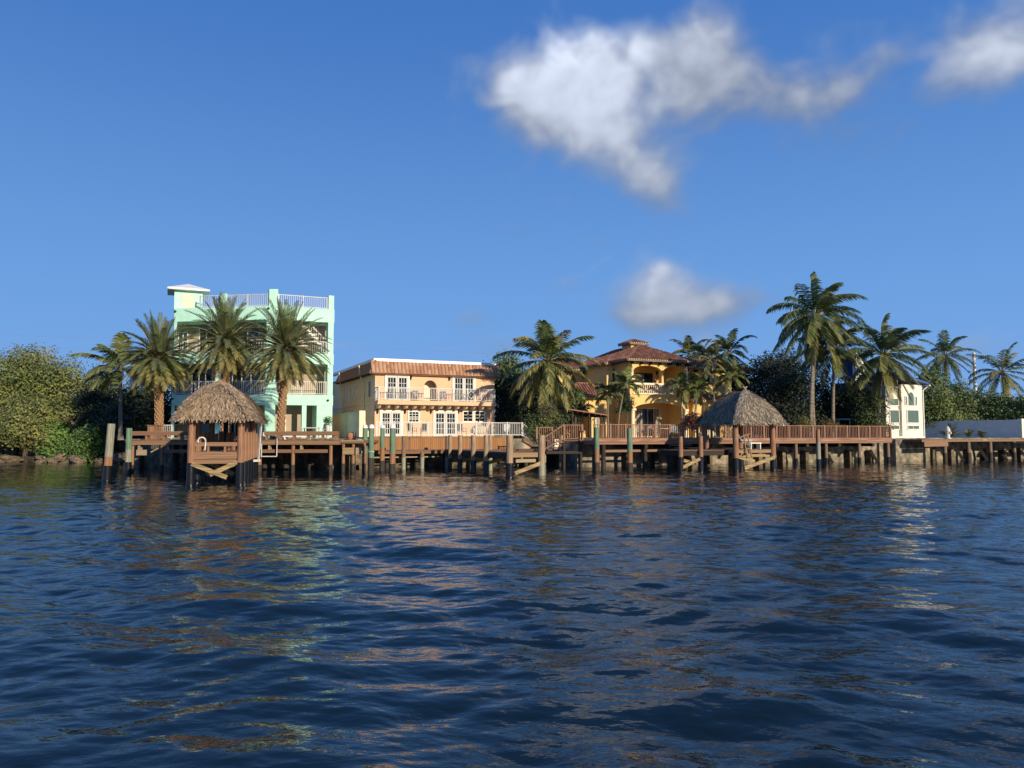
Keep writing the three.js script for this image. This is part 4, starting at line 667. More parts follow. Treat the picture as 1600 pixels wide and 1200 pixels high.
// ---------------------------------------------------------------- thatched huts
function thatchRoof(t, x0, x1, z0, z1, yE, yR, rx, rz, lo, colours, dens = 150) { // hip roof with ridge half lengths rx, rz about the middle; sagging slopes of palm thatch
  const xm = (x0 + x1) / 2, zm = (z0 + z1) / 2;
  const E = [V3(x0, yE, z1), V3(x1, yE, z1), V3(x1, yE, z0), V3(x0, yE, z0)], R = [V3(xm - rx, yR, zm + rz), V3(xm + rx, yR, zm + rz), V3(xm + rx, yR, zm - rz), V3(xm - rx, yR, zm - rz)];
  const bow = (e0, e1, r0, r1, a, b) => { const e = e0.clone().lerp(e1, a), r = r0.clone().lerp(r1, a), p = e.lerp(r, b); p.y += 0.34 * Math.sin(b * Math.PI) * 0.8; const out = V3((e0.x + e1.x) / 2 - xm, 0, (e0.z + e1.z) / 2 - zm).normalize(); p.addScaledVector(out, 0.10 * Math.sin(b * Math.PI)); return p; };
  const P = [], C = [], core = [];
  for (let k = 0; k < 4; k++) {
    const e0 = E[k], e1 = E[(k + 1) % 4], r0 = R[k], r1 = R[(k + 1) % 4], wid = e0.distanceTo(e1), len = e0.clone().lerp(e1, 0.5).distanceTo(r0.clone().lerp(r1, 0.5));
    const nb = 6; for (let j = 0; j < nb; j++) for (let i = 0; i < 4; i++) { const q = (a, b) => bow(e0, e1, r0, r1, a / 4, b / nb); const a = q(i, j), b = q(i + 1, j), c = q(i + 1, j + 1), d = q(i, j + 1); for (const v of [a, b, c, a, c, d]) core.push(v.x, v.y - 0.05, v.z); }
    const out = V3((e0.x + e1.x) / 2 - xm, 0, (e0.z + e1.z) / 2 - zm).normalize(), side = e1.clone().sub(e0).normalize(), n = Math.round(wid * len * dens);
    for (let i = 0; i < n; i++) {
      const b = Math.pow(rnd(), 1.15), a = rnd(), L = rr(0.14, 0.36), p = bow(e0, e1, r0, r1, a, b), p2 = bow(e0, e1, r0, r1, a, Math.max(-0.0, b - L / len));
      const down = b - L / len < 0 ? V3(out.x * 0.14, -L * 0.8, out.z * 0.14).add(p) : p2; 
      const lift = rr(0.01, 0.12), w = rr(0.012, 0.04); p.addScaledVector(out, 0.02); down.addScaledVector(out, lift).addScaledVector(side, rr(-0.09, 0.09)); down.y += lift * 0.4 - 0.02;
      const s = side.clone().multiplyScalar(w), tw = out.clone().multiplyScalar(rr(-0.03, 0.03)), c = colours[Math.floor(rnd() * colours.length)], f = rr(0.7, 1.25);
      for (const v of [p.clone().sub(s), p.clone().add(s).add(tw), down.clone().add(s.clone().multiplyScalar(0.6)), p.clone().sub(s), down.clone().add(s.clone().multiplyScalar(0.6)), down.clone().sub(s.clone().multiplyScalar(0.6))]) { P.push(v.x, v.y, v.z); C.push(c[0] * f, c[1] * f, c[2] * f); }
    }
  }
  for (let k = 0; k < 4; k++) { // bundles laid down the hips
    const e = E[k], r = R[k], dir = e.clone().sub(r).normalize(), out = V3(e.x - xm, 0, e.z - zm).normalize(), side = V3(-out.z, 0, out.x), len = e.distanceTo(r);
    for (let i = 0; i < len * 260; i++) {
      const b = rnd(), p = e.clone().lerp(r, b); p.y += 0.34 * Math.sin(b * Math.PI) * 0.8 + rr(0.0, 0.06); p.addScaledVector(out, 0.1 * Math.sin(b * Math.PI) + 0.05).addScaledVector(side, rr(-0.2, 0.2));
      const L = rr(0.16, 0.38), q = p.clone().addScaledVector(dir, L).addScaledVector(side, rr(-0.12, 0.12)).addScaledVector(out, rr(0, 0.06)), s = side.clone().multiplyScalar(rr(0.012, 0.04)), c = colours[Math.floor(rnd() * colours.length)], f = rr(0.7, 1.25);
      for (const v of [p.clone().sub(s), p.clone().add(s), q.clone().add(s), p.clone().sub(s), q.clone().add(s), q.clone().sub(s)]) { P.push(v.x, v.y, v.z); C.push(c[0] * f, c[1] * f, c[2] * f); }
    }
  }
  const g0 = new THREE.BufferGeometry(); g0.setAttribute('position', new THREE.Float32BufferAttribute(core, 3)); g0.computeVertexNormals();
  const roof = part('roof_underlay', buv(g0), std(lin(0.12, 0.085, 0.05), 1, { side: THREE.DoubleSide }), t);
  const g = new THREE.BufferGeometry(); g.setAttribute('position', new THREE.Float32BufferAttribute(P, 3)); g.setAttribute('color', new THREE.Float32BufferAttribute(C, 3)); g.computeVertexNormals();
  const th = part('thatch', g, M.thatch, roof); th.userData.kind = 'stuff';
  return [roof, R];
}
{ // left hut on its pier
  const t = thing('thatched_hut', 'long thatched boathouse hut on its own pier, at the left dock', 'hut', FH.world(0, 0, 0), FH.t);
  const W = -2.12, yD = 1.42, Lz = -9.8;
  const cols = [[0.30, 0.215, 0.135], [0.37, 0.27, 0.175], [0.24, 0.17, 0.105], [0.42, 0.33, 0.23], [0.33, 0.25, 0.17], [0.16, 0.11, 0.07]];
  const [roof, R] = thatchRoof(t, W - 0.5, 0.42, -7.6, 0.5, 2.98, 4.68, 0.06, 2.3, 0, cols, 260);
  part('ridge_cap', merge([rod(R[1].clone().add(V3(0, 0.02, 0.25)), R[2].clone().add(V3(0, 0.02, -0.25)), 0.12, 0.12, 7), bar(R[0].clone().add(V3(-0.5, -0.22, 0.12)), R[0].clone().add(V3(0.12, 0.16, 0.12)), 0.18, 0.05), bar(R[1].clone().add(V3(-0.1, 0.15, 0.14)), R[1].clone().add(V3(0.5, -0.22, 0.14)), 0.18, 0.05)].map(buv)), M.deckPale, t);
  deck(t, W + 0.1, -0.1, Lz, -0.1, yD, { across: 'x', bw: 0.25, rimH: 0.2 });
  put('front_beam', t, M.deckA, W + 0.13, -0.13, yD - 0.3, yD + 0.02, -0.05, 0.05); put('lower_beam', t, M.deckA, W + 0.14, -0.14, yD - 0.52, yD - 0.32, -0.12, -0.03);
  put('front_rail', t, M.deckA, W + 0.12, -0.12, yD + 0.28, yD + 0.46, 0.0, 0.06);
  for (const k of [0.34, 0.68]) put('rail_post', t, M.deckV, W * (1 - k) - 0.05, W * (1 - k) + 0.05, yD, yD + 0.28, -0.05, 0.01);
  // piles down both sides, the first ones carry the roof
  [[0, 3.1], [-1.9, 3.1], [-3.6, 2.35], [-5.2, 2.35], [-6.9, 3.1], [-8.6, 2.3]].forEach(([z, y1], k) => { for (const s of [0, 1]) pileParts(t, s ? 0 : W, z, y1, 0.165, { mat: M.pileRed, sleeve: 0.95, low: M.sleeve }); });
  pileParts(t, W + 0.72, -6.9, 3.1, 0.13, { mat: M.darkWood, sleeve: 1.42 }); 
  for (const [x, z, h] of [[-1.45, -5.4, 0.98], [-1.05, -5.0, 0.92], [-0.8, -4.9, 0.92]]) part('stump_post', buv(new THREE.CylinderGeometry(0.13, 0.13, h, 10).translate(x, yD + h / 2, z)), M.pileRed, t);
  for (const [a, b, z] of [[V3(W + 0.05, 0.92, 0.16), V3(-0.55, 0.28, 0.16), 0], [V3(-0.12, 0.98, 0.1), V3(-1.3, 0.4, 0.1), 0], [V3(W + 0.5, 0.98, -1.2), V3(-0.4, 0.35, -1.2), 0], [V3(-0.2, 0.9, -2.6), V3(W + 0.3, 0.3, -2.6), 0]]) part('cross_brace', bar(a, b, 0.06, 0.2), M.brace, t);
  part('end_strap', merge([bx(W - 0.16, W - 0.12, 0.78, 1.9, -0.02, 0.04)]), M.paleH, t);
  const hose = thing('coiled_hose', 'white hose looped over the front rail of the left hut', 'hose', FH.world(W + 0.45, yD + 0.3, 0.12), FH.t); part('loop', buv(new THREE.TorusGeometry(0.16, 0.035, 8, 18, Math.PI * 1.15).translate(0, 0.22, 0)), M.white, hose); part('tail', buv(rod(V3(0.16, 0.2, 0), V3(0.15, -0.2, 0.02), 0.035)), M.white, hose);
  const pole = thing('white_pole', 'slanted flat white pole at the right side of the left hut', 'pole', FH.world(0.32, 0.2, -6.6), FH.t); part('board', bar(V3(0, 0.6, 0), V3(0.12, 2.75, -0.1), 0.14, 0.05), M.white, pole); part('foot', bx(-0.25, 0.12, 0.56, 0.68, -0.04, 0.04), M.white, pole);
}
{ // right hut
  const xL = 18.25, xR = 21.3, zF = 20.3, zB = 17.2, yD = 1.3;
  const t = thing('thatched_hut', 'smaller square thatched hut with crossed ridge sticks in front of the long dock', 'hut', F1.world(xL, 0, zF), F1.t), w = xR - xL, d = zB - zF;
  const cols = [[0.27, 0.225, 0.165], [0.36, 0.30, 0.22], [0.20, 0.16, 0.115], [0.44, 0.38, 0.29], [0.30, 0.25, 0.18], [0.12, 0.10, 0.075]];
  const [roof, R] = thatchRoof(t, -0.3, w + 0.75, d - 0.3, 0.6, 3.02, 5.12, 0.05, 0.55, 0, cols, 280);
  for (const [z, s] of [[0.62, 1], [-0.9, 1]]) part('ridge_stick', merge([bar(V3(w / 2 + 0.25 - 0.42, 4.82, d / 2 + z - 0.2), V3(w / 2 + 0.25 + 0.2, 5.42, d / 2 + z - 0.2), 0.07, 0.07), bar(V3(w / 2 + 0.25 + 0.42, 4.82, d / 2 + z - 0.1), V3(w / 2 + 0.25 - 0.2, 5.42, d / 2 + z - 0.1), 0.07, 0.07)]), M.paleH, t);
  for (const [x, z] of [[0, 0], [w, 0], [0, d], [w, d]]) pileParts(t, x, z, 3.15, 0.19, { mat: M.pileRed, sleeve: 0.75 });
  deck(t, 0, w, d, 0.02, yD, { rim: M.deckPale, rimH: 0.18, a: M.deckA });
  put('lower_beam', t, M.brace, 0.5, w - 0.5, yD - 0.5, yD - 0.32, -0.2, -0.12);
  part('cross_brace', bar(V3(w - 0.05, 0.78, 0.2), V3(0.5, 0.12, 0.2), 0.06, 0.22), M.brace, t); part('cross_brace', bar(V3(0.05, 0.85, 0.12), V3(1.4, 0.52, 0.12), 0.06, 0.22), M.brace, t);
  part('hand_rail', bar(V3(0.1, 2.0, 0.05), V3(1.1, 2.3, 0.05), 0.05, 0.08), M.deckA, t);
  const ch = thing('deck_chair', 'pale blue adirondack chair inside the right thatched hut', 'chair', F1.world(xL + 1.55, yD, zF - 0.9), F1.t + 0.9);
  part('backrest', buv(new THREE.BoxGeometry(0.6, 0.75, 0.05).rotateX(-0.5).translate(0, 0.72, -0.3)), M.skyBlue, ch); part('seat', buv(new THREE.BoxGeometry(0.6, 0.05, 0.6).rotateX(0.12).translate(0, 0.36, 0.1)), M.skyBlue, ch);
  for (const s of [-1, 1]) { part('leg', bx(s * 0.32 - 0.03, s * 0.32 + 0.03, 0, 0.56, 0.3, 0.38), M.skyBlue, ch); part('armrest', bx(s * 0.34 - 0.06, s * 0.34 + 0.06, 0.56, 0.6, -0.3, 0.42), M.whiteTrim, ch); }
  const lad = thing('boarding_ladder', 'pale wooden boarding ladder leaning inside the right thatched hut', 'ladder', F1.world(xL + 0.72, 0, zF + 0.1), F1.t); for (const x of [0, 0.36]) part('side_rail', bar(V3(x, 0.75, 0.12), V3(x * 0.9 - 0.08, 2.25, -0.1), 0.09, 0.05), M.deckPale, lad); for (const y of [1.0, 1.3, 1.6]) put('rung', lad, M.deckPale, 0.0, 0.35, y, y + 0.06, 0.0, 0.06);
  const tb = thing('low_table', 'white low table in front of the blue chair in the right hut', 'table', F1.world(xL + 1.75, yD, zF - 0.3), F1.t); part('table_top', bx(-0.45, 0.45, 0.36, 0.42, -0.2, 0.2), M.whiteTrim, tb); for (const x of [-0.4, 0.36]) put('leg', tb, M.whiteTrim, x, x + 0.05, 0, 0.36, -0.18, 0.18);
}
// ---------------------------------------------------------------- pier and walkway of the peach house
{
  const t = thing('peach_walkway', 'low walkway along the orange boards of the peach house', 'dock', F1.world(0, 0, 7.66), F1.t), u0 = F1.x(584, 9), u1 = F1.x(877, 9.5);
  deck(t, u0, u1, 0, 2.6, 1.2, { bw: 0.3, rimH: 0.16, rim: M.deckB });
  for (const px of [631, 660, 699, 850]) pileParts(t, F1.x(px, 10.3), 2.62, px == 660 || px == 850 ? 1.1 : 2.15, 0.14, { mat: M.pileOld, sleeve: 0.75, low: M.pileGrey });
  put('lower_stringer', t, M.paleH, F1.x(585, 10), F1.x(690, 10), 0.72, 0.8, 2.2, 2.26);
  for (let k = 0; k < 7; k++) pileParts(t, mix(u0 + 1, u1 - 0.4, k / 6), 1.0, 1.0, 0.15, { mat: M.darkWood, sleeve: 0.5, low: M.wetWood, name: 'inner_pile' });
  const p = thing('finger_pier', 'finger pier with tan pilings reaching out below the peach house', 'dock', F1.world(2.3, 0, 10.4), F1.t), L = 10.7, w = 1.6;
  deck(p, 0, w, 0, L, 1.27, { across: 'x', bw: 0.28, rim: M.deckPale, rimH: 0.22 });
  put('side_beam', p, M.darkWood, -0.08, 0.0, 0.9, 1.2, 0, L - 0.1); put('lower_front_beam', p, M.paleH, 0.25, w - 0.15, 0.72, 0.9, L - 0.1, L - 0.03);
  for (const [z, r] of [[1.2, 0.13], [3.1, 0.14], [5.4, 0.16], [7.4, 0.15], [10.75, 0.19]]) pileParts(p, -0.16, z, 2.2, r, { mat: M.pileTan, sleeve: 0.7, low: M.sleeve });
  for (const [z, r] of [[3.4, 0.14], [6.6, 0.15], [10.75, 0.19]]) pileParts(p, w + 0.16, z, 2.2, r, { mat: M.pileTan, sleeve: 0.7, low: M.pileGrey });
  for (const z of [2.2, 4.3, 6.4, 8.6]) part('cross_brace', bar(V3(0, 0.42, z), V3(w, 0.95, z), 0.06, 0.2), M.brace, p); part('cross_brace', bar(V3(0.1, 0.15, L + 0.15), V3(w + 0.2, 0.72, L + 0.15), 0.07, 0.2), M.brace, p);
  const e = thing('end_piling', 'tan piling at the right end of the peach house walkway', 'piling', F1.world(F1.x(876.5, 10.6), 0, 10.6), F1.t); pileParts(e, 0, 0, 2.18, 0.15, { mat: M.pileTan, sleeve: 0.9, low: M.pileOld, name: 'shaft' });
  const b = thing('dock_box', 'pale cream dock box at the right end of the peach house walkway', 'box', F1.world(F1.x(867, 9.4), 1.2, 9.4), F1.t); part('body', bx(-0.4, 0.4, 0, 0.62, -0.3, 0.3), M.cream, b); part('lid', bx(-0.44, 0.44, 0.62, 0.7, -0.34, 0.34), M.whiteTrim, b);
}
// ---------------------------------------------------------------- the long railed dock of the yellow villa
{
  const z1 = 15, y = 1.86, X = (px, w = z1) => F1.x(px, w), x0 = X(930), x1 = X(1393), t = thing('railed_dock', 'long raised dock with reddish wooden picket railing before the yellow villa', 'dock', F1.world(x0, 0, z1), F1.t), L = x1 - x0, l = (px, w = z1) => X(px, w) - x0;
  deck(t, 0, L, -2.9, 0, y, { bw: 0.32, a: M.redH, b: M.deckB, rim: M.redH, rimH: 0.22 });
  put('fascia', t, M.redV2, -0.02, L + 0.02, y - 0.12, y + 0.1, 0.002, 0.05);
  railing(t, 0, -0.08, L, -0.08, y + 0.02, y + 1.08, { step: 0.155, post: 1.22, mat: M.redH, pick: M.redV, posts: M.redV2, pw: 0.045, rw: 0.12, postW: 0.11, picketMats: [M.redV, M.redV2, M.redV] });
  railing(t, L, -0.14, L, -2.8, y + 0.02, y + 1.077, { step: 0.16, post: 1.3, mat: M.redH, pick: M.redV, posts: M.redV2, pw: 0.045, rw: 0.12, postW: 0.11 });
  for (const px of [1246, 1293, 1345, 1390]) pileParts(t, l(px), -0.2, y - 0.3, 0.14, { mat: M.pileOld, sleeve: 0.45, low: M.sleeve });
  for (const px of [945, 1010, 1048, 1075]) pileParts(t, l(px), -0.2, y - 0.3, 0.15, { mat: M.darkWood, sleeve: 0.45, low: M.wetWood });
  for (const px of [1010, 1060, 1110, 1175, 1215, 1262, 1312, 1365]) put('beam_end', t, M.darkWood, l(px) - 0.12, l(px) + 0.12, y - 0.55, y - 0.3, -2.8, -0.02);
  put('lower_stringer', t, M.redH, l(940, 14.6), l(1090, 14.6), 1.06, 1.22, -0.5, -0.42);
  // slanted supports against the seawall
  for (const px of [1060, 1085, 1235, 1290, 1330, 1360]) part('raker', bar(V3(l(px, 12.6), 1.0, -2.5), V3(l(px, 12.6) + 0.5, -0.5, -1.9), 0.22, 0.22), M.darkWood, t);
  // stair with railing going down at the left end
  const s = thing('dock_stair', 'shaded stair with picket rail going down from the left end of the railed dock', 'stair', F1.world(x0 - 2.9, 0, z1 - 2.2), F1.t);
  for (let k = 0; k < 4; k++) put('tread', s, M.deckB, 0.2 + k * 0.3, 0.55 + k * 0.3, 1.2 + k * 0.17, 1.25 + k * 0.17, -0.6, 0.6);
  put('landing', s, M.deckB, 1.4, 2.88, y - 0.06, y - 0.01, -0.6, 0.62); for (const px of [1.5, 2.8]) put('support_post', s, M.darkWood, px - 0.08, px + 0.08, -0.6, y - 0.07, 0.35, 0.5);
  put('skirt', s, M.darkWood, -2.2, 2.86, 0.95, 1.14, 0.4, 0.52);
  railing(s, 1.45, 0.55, 2.86, 0.55, y, y + 1.05, { step: 0.16, post: 1.4, mat: M.redH, pick: M.redV, posts: M.redV2, pw: 0.045, rw: 0.1, postW: 0.1 });
  const rl = part('stair_rail', merge([bar(V3(-0.3, 1.9, 0.55), V3(1.4, y + 1.03, 0.55), 0.08, 0.06), bar(V3(-0.3, 1.15, 0.55), V3(1.4, y + 0.12, 0.55), 0.08, 0.06)]), M.redH, s);
  for (let k = 0; k <= 10; k++) { const f = k / 10; put('picket', rl, M.redV, mix(-0.3, 1.4, f) - 0.022, mix(-0.3, 1.4, f) + 0.022, mix(1.0, y, f), mix(1.9, y + 1.03, f), 0.53, 0.57); }
  railing(s, 0.1, -0.9, 1.3, -0.9, 1.75, 2.75, { step: 0.16, post: 1.3, mat: M.redH, pick: M.redV, posts: M.redV2, pw: 0.045, rw: 0.1, postW: 0.1 });
  // lower pier that joins the hut
  const p = thing('hut_pier', 'low dark pier with brown pilings joining the right hut from the left', 'dock', F1.world(x0, 0, z1), F1.t);
  const a0 = l(1056, 19.3), a1 = 18.2 - x0; deck(p, a0, a1, 2.6, 4.6, 1.27, { rim: M.darkWood, rimH: 0.3, a: M.deckB });
  for (const [px, y1, m] of [[1063, 2.12, M.pileRed], [1094.5, 2.15, M.pileRed]]) pileParts(p, l(px, 19.75), 4.75, y1, 0.15, { mat: m, sleeve: 0.85 });
  pileParts(p, l(1127, 19), 2.5, 2.2, 0.15, { mat: M.pileRed, sleeve: 0.85 }); for (const px of [1075, 1110]) pileParts(p, l(px, 18), 2.7, 1.2, 0.14, { mat: M.darkWood, sleeve: 0.5, low: M.wetWood });
  part('cross_brace', bar(V3(l(1066, 19.9), 0.2, 4.85), V3(l(1094, 19.9), 0.72, 4.85), 0.06, 0.2), M.brace, p); part('cross_brace', bar(V3(l(1066, 19.2), 0.62, 4.3), V3(l(1085, 19.2), 0.42, 4.3), 0.06, 0.18), M.brace, p);
  for (let k = 0; k < 3; k++) put('step', p, M.deckPale, l(1045) + k * 0.1, l(1075) + k * 0.35, y - 0.2 - (k + 1) * 0.17, y - 0.2 - k * 0.17 - 0.12, 0.1 + k * 0.32, 0.42 + k * 0.32);
}
// ---------------------------------------------------------------- plain dock in front of the white wall
{
  const z1 = 15, X = (px, w = z1) => F1.x(px, w), x0 = X(1396), x1 = X(1660), y = 1.86, t = thing('plain_dock', 'plain low dock without railing in front of the white wall', 'dock', F1.world(x0, 0, z1), F1.t), L = x1 - x0, l = (px, w = z1) => X(px, w) - x0;
  deck(t, l(1440), L, -2.8, 0, y, { bw: 0.32, a: M.deckPale, b: M.deckA, rim: M.deckA, rimH: 0.16 });
  put('fender_board', t, M.redH, l(1443), l(1480), y - 0.6, y - 0.22, 0.003, 0.06);
  put('loose_sheet', t, M.paleH, l(1534), l(1541), y - 0.14, y + 0.02, 0.004, 0.05);
  for (const px of [1478, 1515, 1549, 1586]) pileParts(t, l(px), -0.15, y - 0.22, 0.16, { mat: M.pileOld, sleeve: 0.7, low: M.wetWood });
  for (const px of [1470, 1495, 1532, 1562, 1577]) part('raker', bar(V3(l(px, 12.8), 0.95, -2.3), V3(l(px, 12.8) + 0.5, -0.5, -1.7), 0.24, 0.24), M.darkWood, t);
  part('retaining_block', bx(l(1399, 13.2), l(1452, 13.2), -0.6, 1.86, -2.8, -1.8), M.conc, t);
  const low = put('low_platform', t, M.deckPale, l(1583), L, y - 0.42, y - 0.3, 0.05, 1.2);
  const h = thing('standpipe', 'small white hydrant-like standpipe on the dock edge before the white wall', 'standpipe', F1.world(X(1481, 14.2), y, 14.2), F1.t);
  part('body', buv(new THREE.LatheGeometry([[0, 0], [0.26, 0], [0.26, 0.1], [0.17, 0.14], [0.17, 0.62], [0.24, 0.68], [0.24, 0.75], [0.19, 0.8], [0.17, 0.95], [0.08, 1.04], [0.06, 1.12], [0, 1.12]].map(([a, b]) => new THREE.Vector2(a, b)), 14)), M.white, h);
  part('outlet', buv(new THREE.CylinderGeometry(0.09, 0.09, 0.26, 10).rotateZ(Math.PI / 2).translate(0.25, 0.52, 0)), M.white, h); part('outlet', buv(new THREE.CylinderGeometry(0.07, 0.07, 0.2, 10).rotateX(Math.PI / 2).translate(0, 0.56, 0.22)), M.white, h);
}
// boat top showing above the railing, furniture on the villa terrace
{
  const b = thing('boat_top', 'pale blue flat boat top on thin legs behind the railed dock', 'boat top', F1.world(F1.x(1331, 8.5), 2.0, 8.5), F1.t);
  part('canopy', buv(new THREE.BoxGeometry(2.5, 0.12, 1.6).translate(0, 1.62, 0)), M.canopyBlue, b);
  for (const [x, z, k] of [[-0.85, 0.6, -0.12], [0.85, 0.6, 0.12], [-0.1, 0.6, 0.1], [-0.85, -0.6, -0.12], [0.85, -0.6, 0.12]]) part('leg', buv(rod(V3(x + k, 0, z), V3(x, 1.57, z), 0.03)), M.whiteTrim, b);
  const c = thing('canopy_cushions', 'folded pale covers lying on the terrace behind the railed dock', 'covers', F1.world(F1.x(1105, 11), 1.96, 11), F1.t); part('bundle', buv(new THREE.SphereGeometry(0.5, 12, 8).scale(1.5, 0.7, 0.8).translate(0, 0.32, 0)), M.cushion, c);
  for (const [px, w, lab] of [[1003, 10.8, 'dark terrace chair behind the railing below the left of the villa arch'], [1022, 10.8, 'dark terrace chair behind the railing below the middle of the villa arch'], [1055, 10.6, 'dark terrace chair behind the railing right of the villa arch']]) chair(lab, F1, F1.x(px, w), 1.96, w, rr(-0.5, 0.5), M.iron, M.grey);
  const tb = thing('terrace_table', 'round terrace table behind the railing below the villa arch', 'table', F1.world(F1.x(1036, 10.6), 1.96, 10.6), F1.t); part('table_top', buv(new THREE.CylinderGeometry(0.55, 0.55, 0.05, 18).translate(0, 0.74, 0)), M.cream, tb); part('stem', buv(new THREE.CylinderGeometry(0.06, 0.25, 0.72, 10).translate(0, 0.36, 0)), M.iron, tb);
}
// ---------------------------------------------------------------- palms
const WIND = V3(1, 0, 0.1);
// one frond: curved stalk with two rows of leaflets; az/el its start, droop how far it bends, in metres of the palm
function frondGeo(o) {
  const { az, el, L, droop, n = 34, leaf = 0.7, lw = 0.045, hang = 0.5, wind = 0.2, col, tip, fwd = 0.75, vee = 0.25, base = V3(0, 0, 0) } = o;
  const pts = [], tans = []; let p = base.clone(), d = V3(Math.cos(az) * Math.cos(el), Math.sin(el), Math.sin(az) * Math.cos(el)); const S = 14;
  for (let i = 0; i <= S; i++) { pts.push(p.clone()); tans.push(d.clone()); p = p.clone().addScaledVector(d, L / S); d = d.clone().add(V3(0, -droop * (0.35 + 1.3 * i / S) / S, 0)).addScaledVector(WIND, wind * (0.3 + i / S) / S).normalize(); }
  const P = [], C = [];
  const tri = (a, b, c, k) => { for (const v of [a, b, c]) { P.push(v.x, v.y, v.z); C.push(...k); } };
  const at = (t) => { const f = Math.min(S - 0.001, t * S), i = Math.floor(f); return [pts[i].clone().lerp(pts[i + 1], f - i), tans[i].clone().lerp(tans[i + 1], f - i).normalize()]; };
  // stalk
  for (let i = 0; i < S; i++) { const w0 = mix(0.05, 0.008, i / S), w1 = mix(0.05, 0.008, (i + 1) / S), s = tans[i].clone().cross(V3(0, 1, 0)).normalize(), u = s.clone().cross(tans[i]); const k = [0.20, 0.19, 0.06]; for (const q of [s, u]) { const a = pts[i].clone().addScaledVector(q, w0), b = pts[i].clone().addScaledVector(q, -w0), c = pts[i + 1].clone().addScaledVector(q, -w1), e = pts[i + 1].clone().addScaledVector(q, w1); tri(a, b, c, k); tri(a, c, e, k); } }
  for (let i = 0; i < n; i++) for (const s of [-1, 1]) {
    const t = (o.bare ?? 0.14) + (1 - (o.bare ?? 0.14)) * (i + rnd() * 0.6) / n, [q, T] = at(t); let side = T.clone().cross(V3(0, 1, 0)); if (side.length() < 0.2) side = V3(-Math.sin(az), 0, Math.cos(az)); side.normalize(); const up = side.clone().cross(T).normalize();
    const l = leaf * Math.pow(Math.sin(Math.PI * clamp(0.12 + t * 0.80)), 0.7) * rr(0.85, 1.12);
    const dir = T.clone().multiplyScalar(fwd + 0.5 * t).addScaledVector(side, s * rr(0.75, 1.0)).addScaledVector(up, vee * rr(0.6, 1.3)).addScaledVector(V3(0, -1, 0), hang * rr(0.5, 1.1)).addScaledVector(WIND, wind * 0.7).normalize();
    const dir2 = dir.clone().addScaledVector(V3(0, -1, 0), hang * rr(0.7, 1.5)).addScaledVector(WIND, wind * 0.6).normalize();
    const m = q.clone().addScaledVector(dir, l * 0.5), e = m.clone().addScaledVector(dir2, l * 0.5), w = T.clone().multiplyScalar(lw), k = tip && rnd() < 0.25 + t * 0.4 ? tip : col, f = rr(0.7, 1.3), kk = [k[0] * f, k[1] * f, k[2] * f];
    tri(q.clone().addScaledVector(w, -0.6), q.clone().addScaledVector(w, 0.6), m.clone().add(w), kk); tri(q.clone().addScaledVector(w, -0.6), m.clone().add(w), m.clone().sub(w), kk); tri(m.clone().sub(w), m.clone().add(w), e, kk);
  }
  const g = new THREE.BufferGeometry(); g.setAttribute('position', new THREE.Float32BufferAttribute(P, 3)); g.setAttribute('color', new THREE.Float32BufferAttribute(C, 3)); g.computeVertexNormals();
  return g;
}
function curvedTrunk(pts, r0, r1, ringed) { // lathe-like tube along a curve with rings
  const c = new THREE.CatmullRomCurve3(pts), n = 40, m = 9, P = [], idx = [], uv = [], fr = c.computeFrenetFrames(n);
  for (let i = 0; i <= n; i++) { const t = i / n, q = c.getPoint(t), r = mix(r0, r1, Math.pow(t, 0.6)) * (1 + ringed * (i % 2 ? 1 : -1) * 0.5) * (1 + 0.5 * Math.exp(-t * 22)); for (let j = 0; j <= m; j++) { const a = j / m * 6.2832; const v = q.clone().addScaledVector(fr.normals[i], Math.cos(a) * r).addScaledVector(fr.binormals[i], Math.sin(a) * r); P.push(v.x, v.y, v.z); uv.push(j / m, t * 6); } }
  for (let i = 0; i < n; i++) for (let j = 0; j < m; j++) { const a = i * (m + 1) + j, b = a + m + 1; idx.push(a, a + 1, b, a + 1, b + 1, b); }
  const g = new THREE.BufferGeometry(); g.setAttribute('position', new THREE.Float32BufferAttribute(P, 3)); g.setAttribute('uv', new THREE.Float32BufferAttribute(uv, 2)); g.setIndex(idx); g.computeVertexNormals(); return g;
}
const GREEN = [0.085, 0.125, 0.03], GREY = [0.125, 0.155, 0.075], OLIVE = [0.20, 0.20, 0.05], YEL = [0.32, 0.26, 0.075], DARK = [0.035, 0.062, 0.02], BROWN = [0.20, 0.13, 0.06];
